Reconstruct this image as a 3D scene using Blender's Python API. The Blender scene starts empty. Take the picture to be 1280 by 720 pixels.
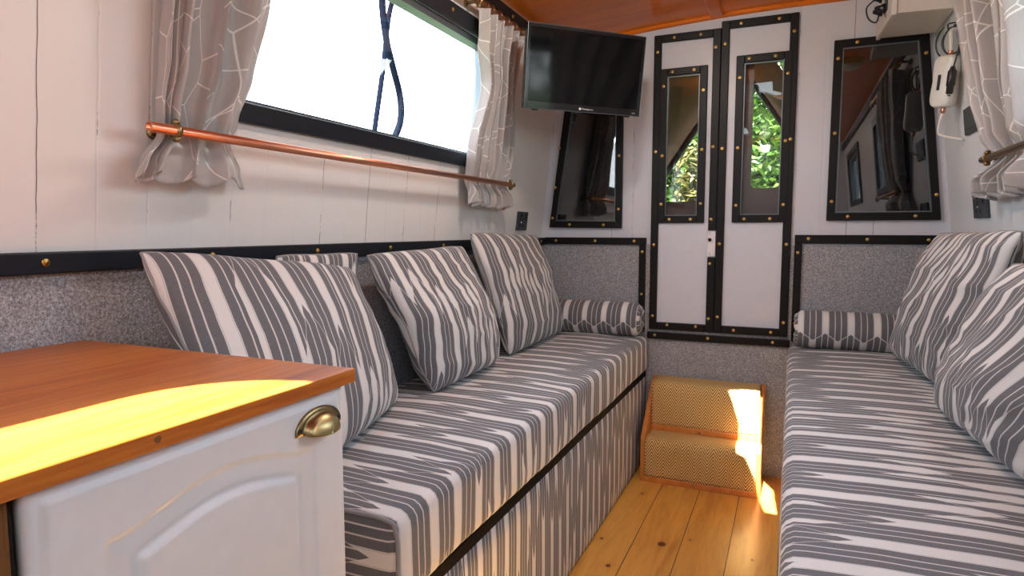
import bpy, bmesh, math, random
from mathutils import Vector, Matrix, noise
random.seed(7)
scene = bpy.context.scene
COL = scene.collection
PI = math.pi

# ------------------------------------------------------------------ camera
FPX, VPX, VPY, CAM_H = 800.0, 990.0, 288.0, 1.1
pitch = math.atan((360 - VPY) / FPX)
yaw = math.atan((VPX - 640) / math.hypot(FPX, 360 - VPY))
cam_d = bpy.data.cameras.new('camera')
cam = bpy.data.objects.new('camera', cam_d)
COL.objects.link(cam)
cam.location = (0, 0, CAM_H)
cam.rotation_euler = (PI / 2 - pitch, 0, yaw)
cam_d.sensor_fit = 'HORIZONTAL'
cam_d.sensor_width = 36.0
cam_d.lens = FPX / 1280 * 36.0
cam_d.clip_start = 0.02
scene.camera = cam

# ------------------------------------------------------------------ node helper
class G:
    def __init__(self, name):
        self.m = bpy.data.materials.new(name)
        self.m.use_nodes = True
        self.nt = self.m.node_tree
        self.nt.nodes.clear()
        self.out = self.nt.nodes.new('ShaderNodeOutputMaterial')
    def n(self, typ, ins=None, **props):
        nd = self.nt.nodes.new('ShaderNode' + typ)
        for k, v in props.items():
            setattr(nd, k, v)
        if ins:
            for k, v in ins.items():
                self.set(nd.inputs[k], v)
        return nd
    def set(self, sock, v):
        if isinstance(v, bpy.types.NodeSocket):
            self.nt.links.new(v, sock)
        else:
            if isinstance(v, tuple) and len(v) == 3 and sock.type == 'RGBA':
                v = v + (1,)
            sock.default_value = v
    def math(self, op, a, b=0.0, c=None, clamp=False):
        ins = {0: a, 1: b}
        if c is not None:
            ins[2] = c
        return self.n('Math', ins, operation=op, use_clamp=clamp).outputs[0]
    def mix(self, f, a, b):
        nd = self.n('Mix', data_type='RGBA')
        self.set(nd.inputs[0], f); self.set(nd.inputs[6], a); self.set(nd.inputs[7], b)
        return nd.outputs[2]
    def coord(self, kind='Object'):
        return self.n('TexCoord').outputs[kind]
    def sep(self, v):
        return self.n('SeparateXYZ', {0: v}).outputs
    def comb(self, x, y, z):
        return self.n('CombineXYZ', {0: x, 1: y, 2: z}).outputs[0]
    def noise(self, vec, scale, detail=2.0, rough=0.5, dist=0.0):
        return self.n('TexNoise', {'Vector': vec, 'Scale': scale, 'Detail': detail, 'Roughness': rough, 'Distortion': dist}).outputs[0]
    def scale(self, vec, s):
        return self.n('Mapping', {0: vec, 3: s}).outputs[0]
    def ramp(self, f, stops):
        nd = self.n('ValToRGB', {0: f})
        cr = nd.color_ramp
        while len(cr.elements) > len(stops):
            cr.elements.remove(cr.elements[-1])
        while len(cr.elements) < len(stops):
            cr.elements.new(0.5)
        for e, (p, c) in zip(cr.elements, stops):
            e.position = p
            e.color = (c[0], c[1], c[2], 1)
        return nd.outputs[0]
    def step(self, a, lo, hi):
        return self.n('MapRange', {0: a, 1: lo, 2: hi, 3: 0.0, 4: 1.0}, clamp=True).outputs[0]
    def bump(self, h, strength=0.3, dist=0.002):
        return self.n('Bump', {'Strength': strength, 'Distance': dist, 'Height': h}).outputs[0]
    def principled(self, **kw):
        p = self.n('BsdfPrincipled')
        names = {'color': 'Base Color', 'rough': 'Roughness', 'metal': 'Metallic', 'normal': 'Normal', 'spec': 'Specular IOR Level',
                 'coat': 'Coat Weight', 'coat_rough': 'Coat Roughness', 'sheen': 'Sheen Weight', 'ior': 'IOR', 'sss': 'Subsurface Weight',
                 'trans': 'Transmission Weight', 'emis': 'Emission Color', 'emis_s': 'Emission Strength'}
        for k, v in kw.items():
            self.set(p.inputs[names[k]], v)
        self.nt.links.new(p.outputs[0], self.out.inputs[0])
        return p

def simple(name, color, rough=0.5, metal=0.0, coat=0.0, bump=None, spec=0.5):
    g = G(name)
    co = g.coord()
    nz = g.noise(co, 35.0, 3.0)
    col = g.mix(g.math('MULTIPLY', nz, 0.35), color, tuple(c * 0.75 for c in color))
    kw = dict(color=col, rough=rough, metal=metal, coat=coat, spec=spec)
    if bump:
        kw['normal'] = g.bump(g.noise(co, bump[0], 3.0), bump[1], 0.001)
    g.principled(**kw)
    return g.m

M = {}
def boards(name, color, axis, offset, pitch_m, gap_amt):
    """painted tongue-and-groove boarding, upright boards"""
    g = G(name)
    co = g.coord()
    x, y, z = g.sep(co)
    a = {'x': x, 'y': y}[axis]
    t = g.math('DIVIDE', g.math('SUBTRACT', a, offset), pitch_m)
    bid = g.math('FLOOR', g.math('ADD', t, 0.5))
    wob = g.math('MULTIPLY', g.math('SUBTRACT', g.noise(co, 14.0, 3.0), 0.5), 0.05)
    d = g.math('MULTIPLY', g.math('ABSOLUTE', g.math('SUBTRACT', g.math('ADD', t, wob), bid)), pitch_m)
    rnd = g.n('TexWhiteNoise', {'W': bid}, noise_dimensions='1D').outputs[0]
    cracked = g.noise(g.comb(g.math('MULTIPLY', bid, 3.7), g.math('MULTIPLY', z, 9.0), 0.0), 1.0, 5.0, 0.75)
    sel = g.math('ADD', g.math('MULTIPLY', cracked, 0.75), g.math('MULTIPLY', rnd, 0.45))
    open_ = g.step(sel, 0.66 - gap_amt, 0.72 - gap_amt)
    line = g.math('SUBTRACT', 1.0, g.step(d, 0.0004, 0.0013))
    crack = g.math('MULTIPLY', line, open_)
    faint = g.math('SUBTRACT', 1.0, g.step(d, 0.0, 0.0035))
    brush = g.noise(g.scale(co, (60, 60, 3)), 1.0, 3.0)
    c1 = g.mix(g.math('MULTIPLY', brush, 0.22), color, tuple(c * 0.86 for c in color))
    c2 = g.mix(g.math('MULTIPLY', crack, 0.9), c1, (0.03, 0.025, 0.02))
    h = g.math('SUBTRACT', g.math('MULTIPLY', brush, 0.15), faint)
    g.principled(color=c2, rough=0.45, normal=g.bump(h, 0.3, 0.002))
    return g.m

M['wall_l'] = boards('cream_boards', (0.755, 0.75, 0.735), 'y', 0.063, 0.1, -0.03)
M['wall_r'] = boards('white_boards', (0.78, 0.79, 0.80), 'y', 0.03, 0.1, -0.12)
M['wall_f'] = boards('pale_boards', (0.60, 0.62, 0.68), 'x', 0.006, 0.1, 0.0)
M['paint'] = simple('white_paint', (0.80, 0.79, 0.80), 0.4, bump=(120, 0.05))
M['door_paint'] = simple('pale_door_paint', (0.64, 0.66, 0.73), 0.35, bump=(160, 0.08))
M['box_paint'] = simple('cream_paint', (0.72, 0.70, 0.67), 0.45, bump=(120, 0.05))
M['black'] = simple('black_satin_wood', (0.007, 0.006, 0.006), 0.42, bump=(90, 0.1), spec=0.2)
M['rail'] = simple('blue_black_wood', (0.012, 0.014, 0.020), 0.42, bump=(60, 0.15), spec=0.25)
M['brass'] = simple('brass', (0.62, 0.40, 0.12), 0.28, 1.0)
M['old_brass'] = simple('aged_brass', (0.33, 0.25, 0.12), 0.34, 1.0)
M['copper'] = simple('copper', (0.74, 0.34, 0.21), 0.33, 1.0)
M['bronze'] = simple('bronze', (0.28, 0.17, 0.08), 0.35, 1.0)
M['chrome'] = simple('chrome', (0.6, 0.6, 0.6), 0.25, 1.0)
M['alu'] = simple('grey_aluminium', (0.14, 0.16, 0.175), 0.35, 0.6)
M['plastic_black'] = simple('black_plastic', (0.015, 0.016, 0.018), 0.35)
M['socket'] = simple('slate_plastic', (0.035, 0.042, 0.05), 0.4)
M['slot'] = simple('dark_slot', (0.004, 0.004, 0.005), 0.6)
M['gloss_black'] = simple('gloss_black_plastic', (0.008, 0.008, 0.01), 0.12)
M['screen'] = simple('tv_screen_glass', (0.003, 0.003, 0.004), 0.08, spec=0.3)
M['dark_pane'] = simple('dark_pane_glass', (0.004, 0.004, 0.005), 0.015, spec=1.0, coat=1.0)
M['white_plastic'] = simple('white_plastic', (0.75, 0.75, 0.70), 0.35)
M['ink'] = simple('pale_print', (0.65, 0.65, 0.65), 0.5)
M['rope'] = simple('navy_rope', (0.004, 0.006, 0.012), 0.9, bump=(600, 0.6), spec=0.0)
M['maroon'] = simple('maroon_paint', (0.05, 0.012, 0.014), 0.3)
M['steel_dark'] = simple('dark_steel', (0.02, 0.018, 0.018), 0.5)
M['lining'] = simple('curtain_lining', (0.80, 0.74, 0.60), 0.8)
M['shade_dark'] = simple('black_gap_shade', (0.006, 0.006, 0.007), 0.7, spec=0.1)  # black that paints the shaded gap below the mattresses
M['seam'] = simple('grey_seam_cloth', (0.30, 0.29, 0.29), 0.85)
M['olive'] = simple('olive_black_plastic', (0.03, 0.035, 0.03), 0.45)

def wood(name, dark, mid, light, axis, scale, rough, coat, streak=1.0, spec=0.5):
    g = G(name)
    co = g.coord()
    s = {'x': (0.06, 1, 1), 'y': (1, 0.06, 1), 'z': (1, 1, 0.06)}[axis]
    v = g.scale(co, s)
    big = g.noise(v, scale, 3.0, 0.55, 1.2)
    fine = g.noise(v, scale * 9, 3.0, 0.6)
    f = g.math('ADD', g.math('MULTIPLY', big, 0.7), g.math('MULTIPLY', fine, 0.35 * streak))
    c = g.ramp(f, [(0.30, dark), (0.52, mid), (0.74, light)])
    g.principled(color=c, rough=rough, coat=coat, coat_rough=0.12, normal=g.bump(fine, 0.08, 0.001), spec=spec)
    return g.m
M['worktop'] = wood('oiled_hardwood', (0.16, 0.032, 0.005), (0.42, 0.105, 0.013), (0.58, 0.19, 0.028), 'y', 16.0, 0.36, 0.02, 1.5, spec=0.3)
M['ceiling'] = wood('varnished_ply', (0.52, 0.10, 0.003), (0.70, 0.16, 0.005), (0.80, 0.22, 0.010), 'x', 7.0, 0.28, 0.06, spec=0.3)
M['step_wood'] = wood('varnished_pine', (0.50, 0.16, 0.03), (0.62, 0.22, 0.045), (0.70, 0.28, 0.06), 'z', 14.0, 0.3, 0.2)
M['rough_wood'] = wood('rough_dark_timber', (0.02, 0.008, 0.003), (0.09, 0.032, 0.010), (0.20, 0.085, 0.03), 'z', 26.0, 0.8, 0.0, 2.0, spec=0.1)
M['bark'] = wood('bark', (0.04, 0.03, 0.02), (0.08, 0.06, 0.04), (0.14, 0.1, 0.07), 'z', 20.0, 0.9, 0.0)

def floor_mat():
    g = G('pine_floorboards')
    co = g.coord()
    x, y, z = g.sep(co)
    t = g.math('DIVIDE', g.math('SUBTRACT', x, -0.0035), 0.158)
    bid = g.math('FLOOR', t)
    fr = g.math('SUBTRACT', t, bid)
    d = g.math('MULTIPLY', g.math('MINIMUM', fr, g.math('SUBTRACT', 1.0, fr)), 0.158)
    rnd = g.n('TexWhiteNoise', {'W': bid}, noise_dimensions='1D').outputs[0]
    v = g.comb(g.math('ADD', x, g.math('MULTIPLY', rnd, 7.0)), g.math('MULTIPLY', y, 0.09), rnd)
    # knots bend the grain
    kn = None
    for kx, ky, r in ((-0.381, 2.194, .016), (-0.537, 2.60, .007), (-0.586, 2.15, .007), (-0.516, 1.977, .009), (-0.293, 2.265, .005), (-0.083, 2.204, .005), (-0.2, 1.7, .012)):
        dx = g.math('SUBTRACT', x, kx); dy = g.math('MULTIPLY', g.math('SUBTRACT', y, ky), 0.8)
        dist = g.math('DIVIDE', g.math('SQRT', g.math('ADD', g.math('MULTIPLY', dx, dx), g.math('MULTIPLY', dy, dy))), r)
        kn = dist if kn is None else g.math('MINIMUM', kn, dist)
    ring = g.math('MULTIPLY', g.math('POWER', 2.718, g.math('MULTIPLY', kn, -0.45)), 0.5)
    wave = g.noise(v, 22.0, 2.5, 0.5, 0.8)
    fine = g.noise(v, 140.0, 3.0, 0.6)
    f = g.math('ADD', g.math('ADD', g.math('MULTIPLY', wave, 0.62), g.math('MULTIPLY', fine, 0.25)), g.math('MULTIPLY', g.math('SUBTRACT', rnd, 0.5), 0.22))
    f = g.math('SUBTRACT', f, g.math('MULTIPLY', ring, 0.35))
    c = g.ramp(f, [(0.12, (0.52, 0.21, 0.03)), (0.38, (0.76, 0.39, 0.075)), (0.62, (0.86, 0.50, 0.12))])
    c = g.mix(g.math('SUBTRACT', 1.0, g.step(kn, 0.7, 1.05)), c, (0.16, 0.035, 0.01))
    gap = g.math('SUBTRACT', 1.0, g.step(d, 0.0008, 0.0022))
    c = g.mix(gap, c, (0.06, 0.025, 0.01))
    g.principled(color=c, rough=0.32, coat=0.15, coat_rough=0.15, normal=g.bump(g.math('SUBTRACT', g.math('MULTIPLY', fine, 0.2), gap), 0.4, 0.002))
    return g.m
M['floor'] = floor_mat()

def carpet_mat():
    g = G('grey_lining_carpet')
    co = g.coord()
    a = g.noise(co, 230.0, 2.0, 0.7)
    b = g.noise(co, 620.0, 1.0, 0.6)
    f = g.math('ADD', g.math('MULTIPLY', a, 0.6), g.math('MULTIPLY', b, 0.4))
    c = g.ramp(f, [(0.34, (0.13, 0.13, 0.14)), (0.5, (0.33, 0.33, 0.35)), (0.66, (0.66, 0.66, 0.68))])
    g.principled(color=c, rough=0.95, spec=0.1, normal=g.bump(f, 0.8, 0.004))
    return g.m
M['carpet'] = carpet_mat()

def stripe_mat(name='stripe_fabric', P=0.09, A=0.05, L=0.23, seed=0.0, tint=(1, 1, 1), stagger=0.75, lw=0.285):
    """woven fabric: pale arrow-ended stripes and fine lines on grey (UV in metres, u across the stripes)"""
    g = G(name)
    uv = g.coord('UV')
    u, v, _ = g.sep(uv)
    up = g.math('DIVIDE', u, P)
    colid = g.math('FLOOR', up)
    hsh = g.n('TexWhiteNoise', {'W': g.math('ADD', colid, seed)}, noise_dimensions='1D').outputs[0]
    sh = g.math('MULTIPLY', hsh, L * stagger)
    vv = g.math('ADD', g.math('ADD', v, sh), 10.0)
    tri = g.math('MULTIPLY', g.math('PINGPONG', up, 0.5), 2.0)
    w = g.math('DIVIDE', g.math('SUBTRACT', vv, g.math('MULTIPLY', tri, A)), L)
    r = g.math('FLOOR', w)
    frw = g.math('SUBTRACT', w, r)
    q = g.math('MULTIPLY', g.math('MODULO', r, 2.0), 0.5)
    xx = g.math('FRACT', g.math('ADD', g.math('ADD', up, q), 100.0))
    d = g.math('MULTIPLY', g.math('ABSOLUTE', g.math('SUBTRACT', xx, 0.5)), 2.0)
    light = g.math('SUBTRACT', 1.0, g.step(d, lw - 0.015, lw + 0.015))
    ln1 = g.math('SUBTRACT', 1.0, g.step(g.math('ABSOLUTE', g.math('SUBTRACT', d, lw + (2 - 2 * lw) / 3)), 0.022, 0.045))
    edge = g.math('MULTIPLY', g.math('MINIMUM', frw, g.math('SUBTRACT', 1.0, frw)), L)
    bl = g.math('SUBTRACT', 1.0, g.step(edge, 0.0012, 0.0028))
    lines = g.math('MAXIMUM', ln1, bl)
    pin = g.math('MULTIPLY', g.math('SUBTRACT', 1.0, g.step(g.math('ABSOLUTE', g.math('SUBTRACT', d, lw - 0.05)), 0.008, 0.02)), 0.45)
    mask = g.math('MAXIMUM', light, g.math('MULTIPLY', lines, 0.85))
    mask = g.math('SUBTRACT', mask, g.math('MULTIPLY', pin, light), clamp=True)
    slub = g.noise(g.scale(uv, (60, 900, 1)), 1.0, 2.0, 0.6)
    dk = g.mix(slub, tuple(a * b for a, b in zip((0.095, 0.092, 0.098), tint)), tuple(a * b for a, b in zip((0.20, 0.195, 0.205), tint)))
    lt = g.mix(slub, tuple(a * b for a, b in zip((0.66, 0.635, 0.61), tint)), tuple(a * b for a, b in zip((0.76, 0.735, 0.71), tint)))
    c = g.mix(mask, dk, lt)
    g.principled(color=c, rough=0.85, spec=0.15, sheen=0.15, normal=g.bump(slub, 0.15, 0.0006))
    return g.m
M['stripe'] = stripe_mat(P=0.096, A=0.13, L=0.36, lw=0.36)
M['stripe_b'] = stripe_mat('stripe_fabric_cushion', 0.080, 0.10, 0.34, 3.7, lw=0.33)
M['stripe_c'] = stripe_mat('stripe_fabric_bolster', 0.092, 0.035, 0.25, 0.0, stagger=0.0)
M['stripe_d'] = stripe_mat('stripe_fabric_base', 0.072, 0.12, 0.32, 8.1, lw=0.36)
M['stripe_e'] = stripe_mat('stripe_fabric_wide', 0.098, 0.12, 0.38, 5.2, lw=0.33)

def curtain_mat():
    g = G('satin_curtain')
    uv = g.coord('UV')
    v1 = g.n('TexVoronoi', {'Vector': g.scale(uv, (11.0, 7.5, 1)), 'Scale': 1.0, 'Randomness': 0.9}, feature='DISTANCE_TO_EDGE', voronoi_dimensions='2D').outputs['Distance']
    v2 = g.n('TexVoronoi', {'Vector': g.scale(uv, (3.4, 3.0, 1)), 'Scale': 1.0, 'Randomness': 1.0}, feature='DISTANCE_TO_EDGE', voronoi_dimensions='2D').outputs['Distance']
    l1 = g.math('SUBTRACT', 1.0, g.step(v1, 0.007, 0.015))
    l2 = g.math('SUBTRACT', 1.0, g.step(v2, 0.004, 0.008))
    line = g.math('MAXIMUM', l1, l2)
    weave = g.noise(g.scale(uv, (300, 40, 1)), 1.0, 2.0)
    base = g.mix(weave, (0.44, 0.42, 0.41), (0.54, 0.52, 0.51))
    c = g.mix(line, base, (0.86, 0.84, 0.81))
    p = g.principled(color=c, rough=0.38, spec=0.35, sheen=0.3, normal=g.bump(line, 0.3, 0.001))
    tr = g.n('BsdfTranslucent', {'Color': c})
    mx = g.n('MixShader', {0: 0.18, 1: p.outputs[0], 2: tr.outputs[0]})
    g.nt.links.new(mx.outputs[0], g.out.inputs[0])
    return g.m
M['curtain'] = curtain_mat()

def sisal_mat():
    g = G('herringbone_sisal')
    uv = g.coord('UV')
    u, v, _ = g.sep(uv)
    z = g.math('MULTIPLY', g.math('PINGPONG', g.math('ADD', u, 5.0), 0.026), 1.5)
    ph = g.math('MULTIPLY', g.math('ADD', v, z), 2 * PI / 0.0145)
    s = g.math('ADD', g.math('MULTIPLY', g.math('SINE', ph), 0.5), 0.5)
    nz = g.noise(g.scale(uv, (260, 260, 1)), 1.0, 3.0, 0.7)
    f = g.math('ADD', g.math('MULTIPLY', s, 0.65), g.math('MULTIPLY', nz, 0.45))
    c = g.ramp(f, [(0.20, (0.19, 0.085, 0.018)), (0.48, (0.56, 0.32, 0.09)), (0.80, (0.88, 0.66, 0.32))])
    g.principled(color=c, rough=0.85, spec=0.2, normal=g.bump(f, 0.7, 0.003))
    return g.m
M['sisal'] = sisal_mat()

def glass_mat(name, tint, refl=1.0):
    g = G(name)
    fc = g.n('LayerWeight', {'Blend': 0.5}).outputs['Facing']
    f = g.math('MULTIPLY', g.math('ADD', g.math('MULTIPLY', g.math('POWER', fc, 5.0), 0.9), 0.05), refl, clamp=True)
    tr = g.n('BsdfTransparent', {'Color': tint + (1,)})
    gl = g.n('BsdfGlossy', {'Color': (1, 1, 1, 1), 'Roughness': 0.01})
    mx = g.n('MixShader', {0: f, 1: tr.outputs[0], 2: gl.outputs[0]})
    g.nt.links.new(mx.outputs[0], g.out.inputs[0])
    return g.m
M['glass'] = glass_mat('clear_glass', (0.97, 0.98, 0.98))
M['door_glass'] = glass_mat('door_glass', (0.93, 0.95, 0.93), 0.4)

def leaf_mat(name, a, b):
    g = G(name)
    inf = g.n('NewGeometry').outputs['Random Per Island']
    c = g.ramp(inf, [(0.0, a), (0.6, b), (1.0, tuple(min(1, x * 1.7) for x in b))])
    p = g.principled(color=c, rough=0.45)
    tr = g.n('BsdfTranslucent', {'Color': c})
    mx = g.n('MixShader', {0: 0.35, 1: p.outputs[0], 2: tr.outputs[0]})
    g.nt.links.new(mx.outputs[0], g.out.inputs[0])
    return g.m
M['leaf'] = leaf_mat('tree_leaves', (0.012, 0.05, 0.004), (0.05, 0.10, 0.015))
M['leaf_b'] = leaf_mat('hedge_leaves', (0.006, 0.03, 0.002), (0.02, 0.07, 0.006))
M['leaf_c'] = leaf_mat('autumn_tinged_leaves', (0.04, 0.05, 0.008), (0.12, 0.10, 0.03))

def canopy_mat():
    g = G('brown_canvas')
    co = g.coord()
    w = g.noise(co, 400.0, 2.0)
    c = g.mix(w, (0.14, 0.06, 0.04), (0.20, 0.085, 0.055))
    p = g.principled(color=c, rough=0.8)
    tr = g.n('BsdfTranslucent', {'Color': (0.10, 0.045, 0.025, 1)})
    mx = g.n('MixShader', {0: 0.25, 1: p.outputs[0], 2: tr.outputs[0]})
    g.nt.links.new(mx.outputs[0], g.out.inputs[0])
    return g.m
M['canvas'] = canopy_mat()
def grass_mat():
    g = G('bank_grass')
    n = g.noise(g.coord(), 12.0, 5.0, 0.7)
    g.principled(color=g.ramp(n, [(0.3, (0.014, 0.030, 0.006)), (0.7, (0.035, 0.06, 0.014))]), rough=0.9)
    return g.m
M['grass'] = grass_mat()
def lamp_mat():
    g = G('lamp_glass')
    n = g.noise(g.coord(), 20.0)
    g.principled(color=g.mix(n, (0.9, 0.86, 0.75), (0.8, 0.76, 0.66)), rough=0.3, emis=(1.0, 0.86, 0.62, 1), emis_s=0.0)
    return g.m
M['lamp_glass'] = lamp_mat()

# ------------------------------------------------------------------ object helpers
def setp(o, label=None, cat=None, group=None, kind=None):
    if label: o['label'] = label
    if cat: o['category'] = cat
    if group: o['group'] = group
    if kind: o['kind'] = kind
    return o
def root(name, loc, label, cat, group=None, kind=None):
    o = bpy.data.objects.new(name, None)
    o.empty_display_size = 0.05
    COL.objects.link(o)
    o.location = loc
    return setp(o, label, cat, group, kind)
def base_loc(o):
    p = Vector((0, 0, 0))
    while o:
        p += o.location
        o = o.parent
    return p
def obj(name, bm, mat, parent=None, smooth=False, label=None, **kw):
    """link a bmesh given in world coordinates as one mesh object, kept in its parent's frame"""
    if parent:
        bmesh.ops.translate(bm, verts=bm.verts, vec=-base_loc(parent))
    me = bpy.data.meshes.new(name)
    bm.to_mesh(me); bm.free()
    for m in (mat if isinstance(mat, (list, tuple)) else [mat]):
        me.materials.append(m)
    if smooth:
        for p in me.polygons: p.use_smooth = True
    o = bpy.data.objects.new(name, me)
    COL.objects.link(o)
    if parent: o.parent = parent
    setp(o, label, **kw)
    return o
def mod_bevel(o, w=0.003, seg=2):
    m = o.modifiers.new('bevel', 'BEVEL'); m.width = w; m.segments = seg; m.limit_method = 'ANGLE'
    return o
def BM(): return bmesh.new()
def box(bm, x0, x1, y0, y1, z0, z1):
    vs = [bm.verts.new(p) for p in ((x0,y0,z0),(x1,y0,z0),(x1,y1,z0),(x0,y1,z0),(x0,y0,z1),(x1,y0,z1),(x1,y1,z1),(x0,y1,z1))]
    for f in ((3,2,1,0),(4,5,6,7),(0,1,5,4),(1,2,6,5),(2,3,7,6),(3,0,4,7)):
        bm.faces.new([vs[i] for i in f])
    return vs
def hexa(bm, pts):
    vs = [bm.verts.new(p) for p in pts]
    for f in ((3,2,1,0),(4,5,6,7),(0,1,5,4),(1,2,6,5),(2,3,7,6),(3,0,4,7)):
        bm.faces.new([vs[i] for i in f])
    bmesh.ops.recalc_face_normals(bm, faces=bm.faces)
    return vs
def wx(side, z):
    return -1.155 + 0.111 * (z - 1.064) if side == 'L' else 0.577 - 0.112 * (z - 1.075)
def wbox(bm, side, y0, y1, z0, z1, o0, o1):
    """box on the leaning side wall; o0..o1 measured from the wall face into the cabin"""
    s = 1 if side == 'L' else -1
    P = []
    for z in (z0, z1):
        a, b = wx(side, z) + s * o0, wx(side, z) + s * o1
        P += [(a, y0, z), (b, y0, z), (b, y1, z), (a, y1, z)]
    hexa(bm, P)
def tube(bm, pts, r, n=10, cap=True):
    pts = [Vector(p) for p in pts]
    rs = r if isinstance(r, (list, tuple)) else [r] * len(pts)
    t = (pts[1] - pts[0]).normalized()
    a = Vector((0, 0, 1)) if abs(t.z) < 0.9 else Vector((1, 0, 0))
    nrm = t.cross(a).normalized()
    rings = []
    for i, p in enumerate(pts):
        tt = (pts[min(i + 1, len(pts) - 1)] - pts[max(i - 1, 0)]).normalized()
        nrm = (nrm - tt * nrm.dot(tt)).normalized()
        bn = tt.cross(nrm)
        rings.append([bm.verts.new(p + (nrm * math.cos(2*PI*k/n) + bn * math.sin(2*PI*k/n)) * rs[i]) for k in range(n)])
    for i in range(len(rings) - 1):
        for k in range(n):
            bm.faces.new((rings[i][k], rings[i][(k+1) % n], rings[i+1][(k+1) % n], rings[i+1][k]))
    if cap:
        bm.faces.new(rings[0][::-1]); bm.faces.new(rings[-1])
    return rings
def smooth_path(pts, n=6):
    pts = [Vector(p) for p in pts]
    out = []
    for i in range(len(pts) - 1):
        p0, p1, p2, p3 = pts[max(i-1, 0)], pts[i], pts[i+1], pts[min(i+2, len(pts)-1)]
        for k in range(n):
            t = k / n
            out.append(0.5 * ((2*p1) + (p2-p0)*t + (2*p0-5*p1+4*p2-p3)*t*t + (3*p1-p0-3*p2+p3)*t**3))
    out.append(pts[-1])
    return out
def lathe(bm, prof, center, axis, n=20):
    """prof: (radius, along-axis) pairs"""
    ax = Vector(axis).normalized()
    a = Vector((0, 0, 1)) if abs(ax.z) < 0.9 else Vector((1, 0, 0))
    e1 = ax.cross(a).normalized(); e2 = ax.cross(e1)
    c = Vector(center)
    rings = []
    for r, h in prof:
        rings.append([bm.verts.new(c + ax*h + (e1*math.cos(2*PI*k/n) + e2*math.sin(2*PI*k/n)) * max(r, 1e-5)) for k in range(n)])
    for i in range(len(rings)-1):
        for k in range(n):
            bm.faces.new((rings[i][k], rings[i][(k+1)%n], rings[i+1][(k+1)%n], rings[i+1][k]))
    bm.faces.new(rings[0][::-1]); bm.faces.new(rings[-1])
    bmesh.ops.recalc_face_normals(bm, faces=bm.faces)
def ring(bm, x0, x1, z0, z1, w, y0, y1, wt=None, wb=None, wr=None):
    """upright rectangular frame in a plane of constant y"""
    wt = w if wt is None else wt; wb = w if wb is None else wb; wr = w if wr is None else wr
    box(bm, x0, x0+w, y0, y1, z0, z1); box(bm, x1-wr, x1, y0, y1, z0, z1)
    box(bm, x0+w, x1-wr, y0, y1, z1-wt, z1); box(bm, x0+w, x1-wr, y0, y1, z0, z0+wb)

# brass screw in its cup: one mesh, many linked copies
def _screw_mesh():
    bm = BM()
    lathe(bm, [(0.0068, -0.001), (0.0068, 0.0012), (0.0056, 0.0026), (0.0048, 0.0020), (0.0042, 0.0026), (0.0, 0.0032)], (0, 0, 0), (0, 0, 1), 14)
    box(bm, -0.0036, 0.0036, -0.0006, 0.0006, 0.0028, 0.0034)
    me = bpy.data.meshes.new('screw_cap'); bm.to_mesh(me); bm.free()
    me.materials.append(M['brass'])
    for p in me.polygons: p.use_smooth = True
    return me
SCREW = _screw_mesh()
def screws(parent, pts, nrm):
    q = Vector((0, 0, 1)).rotation_difference(Vector(nrm).normalized())
    for p in pts:
        o = bpy.data.objects.new('screw_cap', SCREW)
        COL.objects.link(o)
        o.parent = parent
        o.location = Vector(p) - base_loc(parent)
        o.rotation_mode = 'QUATERNION'; o.rotation_quaternion = q

def cells_wall(bm, us, vs, holes, fn):
    """solid wall sheet of cells over the breaks us x vs, with holes; fn(u, v, depth)->xyz"""
    def inhole(u, v): return any(a < u < b and c < v < d for a, b, c, d in holes)
    nu, nv = len(us) - 1, len(vs) - 1
    solid = [[not inhole((us[i]+us[i+1])/2, (vs[j]+vs[j+1])/2) for j in range(nv)] for i in range(nu)]
    cache = {}
    def V(i, j, k):
        if (i, j, k) not in cache: cache[(i, j, k)] = bm.verts.new(fn(us[i], vs[j], k))
        return cache[(i, j, k)]
    S = lambda i, j: 0 <= i < nu and 0 <= j < nv and solid[i][j]
    for i in range(nu):
        for j in range(nv):
            if not solid[i][j]: continue
            bm.faces.new((V(i,j,0), V(i+1,j,0), V(i+1,j+1,0), V(i,j+1,0)))
            bm.faces.new((V(i,j+1,1), V(i+1,j+1,1), V(i+1,j,1), V(i,j,1)))
            if not S(i-1,j): bm.faces.new((V(i,j,0), V(i,j+1,0), V(i,j+1,1), V(i,j,1)))
            if not S(i+1,j): bm.faces.new((V(i+1,j+1,0), V(i+1,j,0), V(i+1,j,1), V(i+1,j+1,1)))
            if not S(i,j-1): bm.faces.new((V(i+1,j,0), V(i,j,0), V(i,j,1), V(i+1,j,1)))
            if not S(i,j+1): bm.faces.new((V(i,j+1,0), V(i+1,j+1,0), V(i+1,j+1,1), V(i,j+1,1)))
    bmesh.ops.recalc_face_normals(bm, faces=bm.faces)

YF, YB = 3.02, -1.75           # fore bulkhead face, aft bulkhead face
def ceil_z(x): return 2.048 - 0.058 * (x - 0.05) ** 2
ST = dict(kind='structure')

# ------------------------------------------------------------------ shell
bm = BM(); box(bm, -1.25, 0.68, YB - 0.05, YF + 0.05, -0.04, 0.0)
obj('floor', bm, M['floor'], label='honey coloured pine plank floor between the two settees', cat='floor', **ST)

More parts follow.
